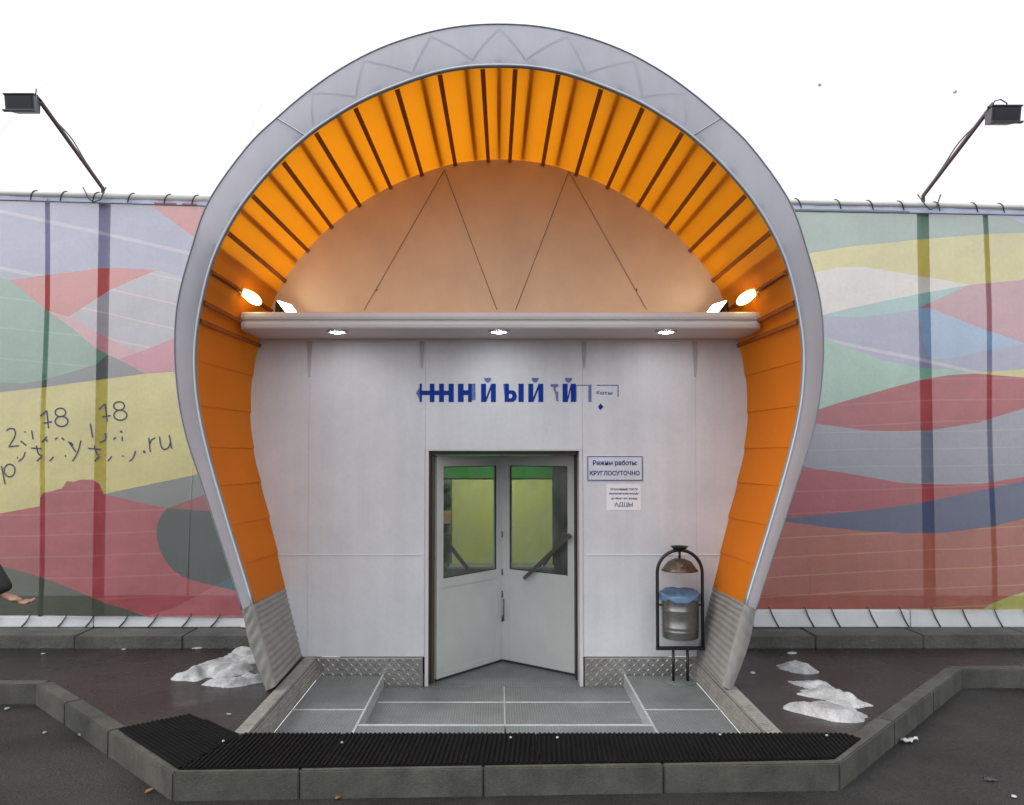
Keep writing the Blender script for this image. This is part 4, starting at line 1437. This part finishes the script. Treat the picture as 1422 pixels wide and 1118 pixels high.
def mat_quad(poly, du, label, pitch=0.030):
    """poly: corner points (x, y); ribs run along direction du"""
    du = Vector(du).normalized()
    dv = Vector((-du.y, du.x))
    cs = [Vector(p) for p in poly]
    o = tag(empty('rubber_mat', (sum(p.x for p in cs) / len(cs), sum(p.y for p in cs) / len(cs), MZ0)), label, 'mat', 'black ribbed rubber mats on the kerb')
    MB().vprism([tuple(p) for p in poly], MZ0, MZ1).build('base_sheet', M['rubber'], o)
    vmin, vmax = min(p.dot(dv) for p in cs), max(p.dot(dv) for p in cs)
    mb = MB()
    v = vmin + pitch * .4
    while v < vmax - pitch * .3:
        ts = []
        n = len(cs)
        for i in range(n):
            a, b = cs[i], cs[(i + 1) % n]
            va, vb = a.dot(dv), b.dot(dv)
            if (va - v) * (vb - v) < 0:
                t = (v - va) / (vb - va)
                ts.append(a.lerp(b, t).dot(du))
        if len(ts) >= 2:
            u0, u1 = min(ts) + .004, max(ts) - .004
            if u1 - u0 > .02:
                k = 4
                w = pitch * .30
                vs = []
                for j in range(k + 1):
                    u = lerp(u0, u1, j / k)
                    dz = random.uniform(-.0012, .0012)
                    for s_, z in ((-w, MZ1 - .001), (-w * .75, MZ2 + dz), (w * .75, MZ2 + dz), (w, MZ1 - .001)):
                        q = du * u + dv * (v + s_)
                        vs.append((q.x, q.y, z))
                fs = [(j * 4 + i, j * 4 + i + 1, j * 4 + i + 5, j * 4 + i + 4) for j in range(k) for i in range(3)]
                fs += [(0, 3, 2, 1), (k * 4, k * 4 + 1, k * 4 + 2, k * 4 + 3)]
                mb.add(vs, fs)
        v += pitch
    tag(mb.build('ribs', M['rubber'], o), kind='stuff')
    return o


yb = -2.045


def yfront(x):
    return lerp(-2.665, -2.515, (x + 1.857) / 3.857) + .035


def fx(x0, x1):
    return [(x0, yfront(x0)), (x1, yfront(x1)), (x1, yb), (x0, yb)]


mat_quad([(-2.50, -1.955), (-1.835, yfront(-1.835) - .0), (-1.665, yb - .06), (-1.68, yb), (-2.14, -1.66)], (KL[2][0] - KL[1][0], KL[2][1] - KL[1][1]), 'black ribbed rubber mat laid diagonally at the left corner of the kerb')
mb_ = [(-1.83, yfront(-1.83)), (-1.02, yfront(-1.02)), (-1.02, yb), (-1.655, yb), (-1.655, yb - .06)]
mat_quad(mb_, (0.06, 1), 'black ribbed rubber mat next to the diagonal mat in front of the left tray')
mat_quad(fx(-1.015, 0.235), (0.06, 1), 'black ribbed rubber mat in front of the door, left of centre')
mat_quad(fx(0.24, 1.30), (0.06, 1), 'black ribbed rubber mat in front of the door, right of centre')
mat_quad([(1.305, yfront(1.305)), (1.99, yfront(1.99) + .01), (2.30, -2.13), (2.22, yb), (1.305, yb)], (0.06, 1), 'black ribbed rubber mat with clipped corner at the right end of the kerb')

# ------------------------------------------------------------------ litter bin
bx, by_ = at(945, 943, -0.26).x, -0.26
lb = tag(empty('litter_bin', (bx, by_, PZ)), 'black framed litter bin with galvanised bucket and domed lid beside the door', 'litter bin')
zb = lambda py: at(945, py, by_).z
S = 1120 / (DW + by_)
xl, xr = -32 / S + .006, 32 / S - .006
r = .0145
zbot, ztop = zb(899), zb(764)
arc = []
Rr = (xr - xl) / 2
zs = ztop - Rr
pts = [(xl, zbot)] + [(xl, lerp(zbot, zs, i / 4)) for i in range(1, 5)] + [(xl + Rr - Rr * cos(t), zs + Rr * sin(t)) for t in [pi * i / 20 for i in range(1, 20)]] + [(xr, lerp(zs, zbot, i / 4)) for i in range(0, 5)]
mb = MB()
mb.tube([(bx + x, by_, z) for x, z in pts], r, 10)
mb.box(bx + xl - r, bx + xr + r, by_ - .012, by_ + .012, zbot - .022, zbot + .008)
mb.build('frame', M['black_metal'], lb)
for dx in (-.062, .062):
    MB().tube([(bx + dx, by_, PZ + .004), (bx + dx, by_, zbot - .015)], .0125, 10).build('leg', M['black_metal'], lb)
MB().lathe([(0.0005, PZ + .001), (.135, PZ + .001), (.137, PZ + .006), (.13, PZ + .009), (.0005, PZ + .010)], bx, by_, 28).build('base_plate', M['grate'], lb)
z0, z1 = zb(885), zb(826)
Rb = 0.162
prof = [(0.001, z0), (Rb - .015, z0), (Rb - .008, z0 + .008), (Rb - .006, z0 + .06), (Rb - .002, z0 + .066), (Rb - .006, z0 + .072), (Rb - .006, z0 + .095), (Rb - .002, z0 + .101), (Rb - .006, z0 + .107),
        (Rb - .003, z0 + .24), (Rb + .001, z0 + .246), (Rb - .003, z0 + .252), (Rb, z1), (Rb + .006, z1 + .004), (Rb, z1 + .008), (Rb - .006, z1), (Rb - .012, z0 + .02), (.001, z0 + .02)]
bk = MB().lathe(prof, bx, by_, 40).build('bucket', M['galv'], lb)
mb = MB()
for s in (-1, 1):
    mb.tube([(bx + s * (Rb - .006), by_, zb(840)), (bx + s * .195, by_, zb(840))], .009, 8)
mb.build('pivot', M['black_metal'], lb)
# blue liner folded over the rim
P = []
for j, (dr, dz) in enumerate(((-.1615, -.03), (-.12, -.028), (-.07, -.022), (-.03, -.004), (.0, .014), (.012, .006), (.014, -.02), (.016, -.045))):
    row = []
    for k in range(49):
        t = 2 * pi * k / 48
        wob = .008 * sin(5 * t + j) + .005 * sin(11 * t + 2 * j)
        row.append(Vector((bx + (Rb + dr + (wob * .4 if j > 1 else 0)) * cos(t), by_ + (Rb + dr + (wob * .4 if j > 1 else 0)) * sin(t), z1 + .012 + dz + (0 if j == 0 else wob * (1.3 if j > 6 else .6)) + (0 if j == 0 else .014 * sin(t) if j < 6 else 0))))
    P.append(row)
MB().grid(P).build('bin_liner', M['bag'], lb)
zl0, zl1 = zb(792), zb(775)
lid = MB().lathe([(.0005, zl1), (.05, zl1 - .006), (.10, zl1 - .03), (.14, zl0 + .02), (.160, zl0), (.158, zl0 - .003), (.09, zl0 + .03), (.0005, zl1 - .012)], bx, by_, 36).build('lid', M['lid'], lb)
MB().lathe([(.0005, zb(783)), (.008, zb(783))], bx - .01, by_ - .13, 8).build('rivet', M['paper'], lid)
MB().tube([(bx, by_, zl1 - .01), (bx, by_, ztop + .004)], .011, 8).build('lid_stem', M['black_metal'], lb)
za = zb(759)
MB().lathe([(.0005, za - .042), (.03, za - .042), (.052, za - .026), (.068, za - .006), (.078, za), (.078, za + .003), (.066, za), (.05, za - .018), (.0005, za - .03)], bx, by_, 32).build('ash_bowl', M['black_metal'], lb)


# ------------------------------------------------------------------ snow, leaves, litter
def vnoise(x, y, seed):
    def h(i, j):
        v = sin(i * 127.1 + j * 311.7 + seed * 74.7) * 43758.5453
        return v - math.floor(v)
    i, j = math.floor(x), math.floor(y)
    u, v = x - i, y - j
    u, v = u * u * (3 - 2 * u), v * v * (3 - 2 * v)
    return lerp(lerp(h(i, j), h(i + 1, j), u), lerp(h(i, j + 1), h(i + 1, j + 1), u), v)


def fbm(x, y, s):
    return vnoise(x, y, s) * .5 + vnoise(2.1 * x, 2.1 * y, s + 3) * .28 + vnoise(4.3 * x, 4.3 * y, s + 7) * .15 + vnoise(9 * x, 9 * y, s + 9) * .07


def snow(blobs, seed, label, hmax, dirn):
    xs = [b[0] for b in blobs]; ys = [b[1] for b in blobs]
    x0, x1, y0, y1 = min(xs) - .6, max(xs) + .6, min(ys) - .6, max(ys) + .6
    st = .013
    nx, ny = int((x1 - x0) / st), int((y1 - y0) / st)
    H = {}
    for i in range(nx + 1):
        for j in range(ny + 1):
            x, y = x0 + i * st, y0 + j * st
            e = -1.0
            for bx_, by2, rx, ry, ang in blobs:
                c, s = cos(ang), sin(ang)
                dx, dy = x - bx_, y - by2
                u, v = (dx * c + dy * s) / rx, (-dx * s + dy * c) / ry
                e = max(e, 1 - (u * u + v * v))
            if e < -0.6 or STRL - .07 < x < STRR + .07:
                H[i, j] = -0.01
                continue
            ca, sa = cos(dirn), sin(dirn)
            u, v = x * ca + y * sa, -x * sa + y * ca
            n = fbm(u * 3.2, v * 6.5, seed)
            n2 = fbm(u * 6, v * 9, seed + 31)
            h0 = e * .75 + (n - .5) * 1.9 + (n2 - .5) * .55 - .02
            t = min(max(h0 / .85, 0), 1)
            base = t * t * (3 - 2 * t)
            rd = 1 - abs(2 * fbm(u * 2.6 + 9, v * 8.5, seed + 50) - 1)
            H[i, j] = hmax * base * (.35 + .75 * rd ** 1.6) - .0012
    idx, vs, fs = {}, [], []

    def vid(i, j):
        if (i, j) not in idx:
            idx[i, j] = len(vs)
            vs.append((x0 + i * st, y0 + j * st, max(H[i, j], -.004)))
        return idx[i, j]
    for i in range(nx):
        for j in range(ny):
            if max(H[i, j], H[i + 1, j], H[i, j + 1], H[i + 1, j + 1]) > 0.001:
                fs.append((vid(i, j), vid(i + 1, j), vid(i + 1, j + 1), vid(i, j + 1)))
    o = MB().add(vs, fs, 0, True).build('snow_patch', M['snow'], None, fix=False)
    return tag(o, label, 'snow', 'melting snow patches')


q = lambda px, py: atz(px, py, 0.03)
def bl(px, py, rx, ry, ang):
    p = q(px, py)
    return (p.x, p.y, rx, ry, ang)
snow([bl(265, 936, .16, .13, .2), bl(300, 928, .26, .20, .4), bl(345, 908, .20, .22, .9), bl(345, 940, .14, .10, .1), bl(320, 945, .18, .1, 0)], 5, 'patch of melting snow on wet asphalt against the left foot of the arch', .088, 0.55)
snow([bl(1110, 925, .12, .16, .9), bl(1125, 945, .20, .16, -.7), bl(1150, 962, .26, .17, -.8), bl(1150, 985, .24, .15, -.5)], 11, 'patch of melting snow on wet asphalt between the right foot and the kerb', .068, -0.85)

for (px, py, z, a, s, where) in ((582, 1098, -.15, .3, .026, 'below the second front kerb stone'), (470, 1108, -.15, 1.2, .030, 'below the left front kerb joint'),
                                 (715, 1099, -.15, 2.4, .022, 'below the kerb in front of the door'), (948, 1097, -.15, .8, .028, 'below the right front kerb joint'),
                                 (1337, 946, -.15, .5, .05, 'in the inner corner of the right kerb'), (1358, 944, -.15, 1.7, .045, 'at the foot of right rear kerb'),
                                 (207, 1100, -.15, 1.0, .03, 'left of the left front kerb corner')):
    c = atz(px, py, z)
    pts = []
    for t, w in ((-1, 0), (-.5, .42), (0, .5), (.5, .34), (1, 0)):
        for sg in ((-1, 0, 1) if w else (0,)):
            x, y = t * s, sg * w * s
            pts.append(Vector((c.x + x * cos(a) - y * sin(a), c.y + x * sin(a) + y * cos(a), z + .004 + .012 * abs(sg) * (1 if w else 0) * (.6 + .4 * sin(px)) + .004 * (t + 1))))
    fs = [(0, 1, 2), (0, 2, 3), (1, 4, 5, 2), (2, 5, 6, 3), (4, 7, 8, 5), (5, 8, 9, 6), (7, 10, 8), (8, 10, 9)]
    o = MB().add(pts, fs, 0, True).build('dead_leaf', M['leaf'])
    tag(o, 'small brown dead leaf on the road ' + where, 'leaf', 'dead leaves along the kerb')


def crumb(px, py, z, s, label, group, flat=.5, m='snow', elong=1.0):
    c = atz(px, py, z)
    bm = bmesh.new()
    bmesh.ops.create_icosphere(bm, subdivisions=2, radius=s)
    a = random.uniform(0, 3)
    for v in bm.verts:
        k = 1 + .35 * (vnoise(v.co.x / s * 1.5 + px, v.co.y / s * 1.5 + v.co.z / s, 4) - .5)
        x, y = v.co.x * k * elong, v.co.y * k
        v.co = (c.x + x * cos(a) - y * sin(a), c.y + x * sin(a) + y * cos(a), z + max(-.001, v.co.z * k * flat + s * flat * .6))
    me = bpy.data.meshes.new('snow_crumb'); bm.to_mesh(me); bm.free()
    me.materials.append(M[m])
    o = bpy.data.objects.new('snow_crumb', me); col.objects.link(o)
    return tag(o, label, 'snow', group)


for px, py, z, s, where in ((10, 985, -.15, .02, 'at the left edge below the rear kerb'), (62, 1018, -.15, .016, 'near the left edge of the road'), (112, 1021, -.15, .018, 'beside the left diagonal kerb'),
                            (1255, 1029, -.15, .02, 'beside the plastic scrap by the right kerb'), (1408, 1107, -.15, .015, 'in the lower right corner'), (490, 1106, -.15, .014, 'at the bottom below the front kerb')):
    crumb(px, py, z, s, 'tiny white snow crumb on the road ' + where, 'snow crumbs on the road')
for px, py, s, where in ((275, 901, .028, 'above the left snow patch'), (172, 902, .013, 'by the left fence kerb'), (60, 908, .012, 'near the left edge under the fence'), (318, 992, .012, 'between the left mat and the metal strip'),
                         (1045, 935, .022, 'beside the right foot of the arch'), (1100, 908, .03, 'just behind the right snow patch')):
    crumb(px, py, 0.0, s, 'tiny white snow crumb on wet asphalt ' + where, 'snow crumbs on the pavement', .35, elong=1.8)
for px, py, where in ((310, 1030, 'on the diagonal mat at the left corner'), (475, 1032, 'on the mat in front of the left tray'), (709, 1025, 'on the mat in front of the door gap'), (774, 1025, 'on the mat right of the door gap'),
                      (1000, 1021, 'on the mat below the litter bin'), (1148, 1022, 'on the rightmost mat')):
    crumb(px, py, .026, .0085, 'tiny white snow crumb ' + where, 'snow crumbs on the mats', .8)
for px, py, s, where in ((345, 871, .05, 'larger left one'), (378, 870, .035, 'smaller right one')):
    crumb(px, py, .118, s, 'small lump of snow on old kerb under the left fence, ' + where, 'snow lumps on the left fence kerb', .4, elong=1.6)


def scrap(px, py, z, w, h, label, m, a=0.0, up=.02):
    c = atz(px, py, z)
    P = []
    for i in range(9):
        row = []
        for j in range(5):
            u, v = (i / 8 - .5) * w, (j / 4 - .5) * h
            zz_ = z + .006 + up * (vnoise(i * .7 + px, j * .8, 3)) * (1 if 0 < j < 4 else .6)
            v += .2 * h * sin(i * 1.3)
            row.append(Vector((c.x + u * cos(a) - v * sin(a), c.y + u * sin(a) + v * cos(a), zz_)))
        P.append(row)
    o = MB().grid(P).build('litter_scrap', M[m])
    md = o.modifiers.new('thickness', 'SOLIDIFY'); md.thickness = .0015
    return tag(o, label, 'litter')


scrap(1262, 1031, -.154, .10, .05, 'crumpled clear plastic scrap on the road by the right kerb', 'litter', .2, .04)
scrap(1287, 868, .118, .24, .07, 'torn white plastic strip on the old kerb under the right fence', 'paper', .05, .04)
scrap(1375, 1085, -.154, .07, .03, 'small dark scrap on the road at lower right', 'lamp_body', -.2, .02)

# ------------------------------------------------------------------ person at the left edge (only sleeve and hand in view)
PYP = -1.92
PX = -3.65
person = tag(empty('person', (PX, PYP, -0.154)), 'person in dark coat walking out of the left edge, hand swung back', 'person')


def skin_obj(name, nodes, edges, m, sub=1, root=0):
    me = bpy.data.meshes.new(name)
    me.from_pydata([n[0] for n in nodes], edges, [])
    o = bpy.data.objects.new(name, me)
    col.objects.link(o)
    o.modifiers.new('skin', 'SKIN')
    for i, n in enumerate(nodes):
        rr = n[1] if isinstance(n[1], tuple) else (n[1], n[1])
        me.skin_vertices[0].data[i].radius = rr
        me.skin_vertices[0].data[i].use_root = (i == root)
    ss = o.modifiers.new('sub', 'SUBSURF'); ss.levels = sub; ss.render_levels = sub
    me.materials.append(m)
    for md in o.modifiers:
        if md.type == 'SKIN': md.use_smooth_shade = True
    o.parent = person
    o.matrix_parent_inverse = Matrix.Translation(-world_loc(person))
    return o


G = -0.154
X, Y = PX, PYP
wrist = tuple(at(12, 829, Y - .20))
elbow_ = tuple(at(-40, 748, Y - .22))
shoul = (X + 0.02, Y - .19, G + 1.42)
hd = (at(48, 840, Y - .19) - at(15, 829, Y - .20)).normalized()       # hand direction
side_ = Vector((0.0, 1.0, 0.05)).normalized()       # across the palm
pn = hd.cross(side_).normalized()
W3 = Vector(wrist)
body_nodes = [((X, Y, G + .95), .12), ((X, Y, G + 1.15), .12), ((X, Y, G + 1.38), .12), ((X - .02, Y, G + 1.47), .055), ((X - .03, Y, G + 1.55), .05), ((X - .035, Y, G + 1.63), .078), ((X - .03, Y, G + 1.73), .082),
              (shoul, .05), (elbow_, .042), (tuple(W3 - hd * .02), (.030, .024)), (tuple(W3 + hd * .05), (.040, .022)), (tuple(W3 + hd * .088), (.042, .016)),
              ((X - .02, Y + .19, G + 1.42), .05), ((X - .14, Y + .25, G + 1.18), .042), ((X - .36, Y + .22, G + 1.08), .03), ((X - .44, Y + .21, G + 1.05), (.038, .02)),
              ((X, Y - .09, G + .90), .085), ((X - .10, Y - .09, G + .5), .055), ((X - .02, Y - .09, G + .10), .04),
              ((X, Y + .09, G + .90), .085), ((X + .02, Y + .09, G + .5), .055), ((X + .10, Y + .09, G + .12), .04)]
be = [(0, 1), (1, 2), (2, 3), (3, 4), (4, 5), (5, 6), (2, 7), (7, 8), (8, 9), (9, 10), (10, 11), (2, 12), (12, 13), (13, 14), (14, 15), (0, 16), (16, 17), (17, 18), (0, 19), (19, 20), (20, 21)]
# fingers (right-hand chain, rooted in the palm), curled a little
for k, (off, ln) in enumerate(((-.034, .080), (-.0115, .090), (.0125, .084), (.035, .066))):
    b0 = W3 + hd * .082 + side_ * off
    p1 = b0 + hd * ln * .45 + pn * .004 + side_ * off * .1
    p2 = p1 + (hd * .8 + pn * .55).normalized() * ln * .33
    p3 = p2 + (hd * .5 + pn * .85).normalized() * ln * .25
    i0 = len(body_nodes)
    body_nodes += [(tuple(b0), .0098), (tuple(p1), .0092), (tuple(p2), .0085), (tuple(p3), .0072)]
    be += [(i0, i0 + 1), (i0 + 1, i0 + 2), (i0 + 2, i0 + 3)]
b0 = W3 + hd * .025 - side_ * .032
p1 = b0 + (hd * .7 - side_ * .6 + pn * .3).normalized() * .045
p2 = p1 + (hd * .9 - side_ * .1 + pn * .4).normalized() * .032
i0 = len(body_nodes)
body_nodes += [(tuple(b0), .012), (tuple(p1), .0105), (tuple(p2), .0085)]
be += [(i0, i0 + 1), (i0 + 1, i0 + 2)]
body = skin_obj('body', body_nodes, be, M['skin'], 2)
# extra roots for the finger chains
for i in range(22, len(body_nodes)):
    pass
for i in (22, 26, 30, 34, 38):
    body.data.skin_vertices[0].data[i].use_root = True
coat_nodes = [((X, Y, G + .80), (.19, .16)), ((X, Y, G + 1.0), (.175, .145)), ((X, Y, G + 1.22), (.175, .14)), ((X, Y, G + 1.42), (.14, .11)), ((X - .02, Y, G + 1.50), .075),
              (shoul, .085), (elbow_, .068), (tuple(Vector(elbow_).lerp(W3, .8)), .062), (tuple(W3 - (W3 - Vector(elbow_)) * .06), .060),
              ((X - .02, Y + .19, G + 1.42), .085), ((X - .14, Y + .25, G + 1.18), .068), ((X - .34, Y + .225, G + 1.09), .052)]
skin_obj('coat', coat_nodes, [(0, 1), (1, 2), (2, 3), (3, 4), (3, 5), (5, 6), (6, 7), (7, 8), (3, 9), (9, 10), (10, 11)], M['coat'], 2, 1)
skin_obj('trousers', [((X, Y, G + .92), .13), ((X, Y - .09, G + .86), .10), ((X - .10, Y - .09, G + .5), .078), ((X - .02, Y - .09, G + .09), .066), ((X, Y + .09, G + .86), .10), ((X + .02, Y + .09, G + .5), .078), ((X + .09, Y + .09, G + .12), .066)],
         [(0, 1), (1, 2), (2, 3), (0, 4), (4, 5), (5, 6)], M['trousers'], 2)
skin_obj('shoe', [((X + .02, Y - .09, G + .05), .045), ((X - .08, Y - .09, G + .043), .042), ((X - .20, Y - .09, G + .032), .030)], [(0, 1), (1, 2)], M['shoe'], 2)
skin_obj('shoe', [((X + .11, Y + .09, G + .07), .045), ((X + .03, Y + .09, G + .05), .042), ((X - .08, Y + .09, G + .034), .030)], [(0, 1), (1, 2)], M['shoe'], 2)
skin_obj('hair', [((X + .02, Y, G + 1.66), .075), ((X + .0, Y, G + 1.74), .088), ((X - .04, Y, G + 1.775), .075)], [(0, 1), (1, 2)], M['hair'], 2)
# face: nose, eyes, mouth, ears (facing left)
skin_obj('nose', [((X - .105, Y, G + 1.70), .010), ((X - .130, Y, G + 1.665), .013)], [(0, 1)], M['skin'], 1)
for s in (-1, 1):
    MB().lathe([(.0005, G + 1.692), (.011, G + 1.698), (.012, G + 1.703), (.0005, G + 1.712)], X - .103, Y + s * .032, 10).build('eye', M['paper'], person)
    MB().bbox(X - .045, X - .005, Y + s * .084 - .008, Y + s * .084 + .008, G + 1.655, G + 1.72, .006).build('ear', M['skin'], person)
MB().bbox(X - .112, X - .10, Y - .026, Y + .026, G + 1.625, G + 1.633, .003).build('mouth', M['ink'], person)
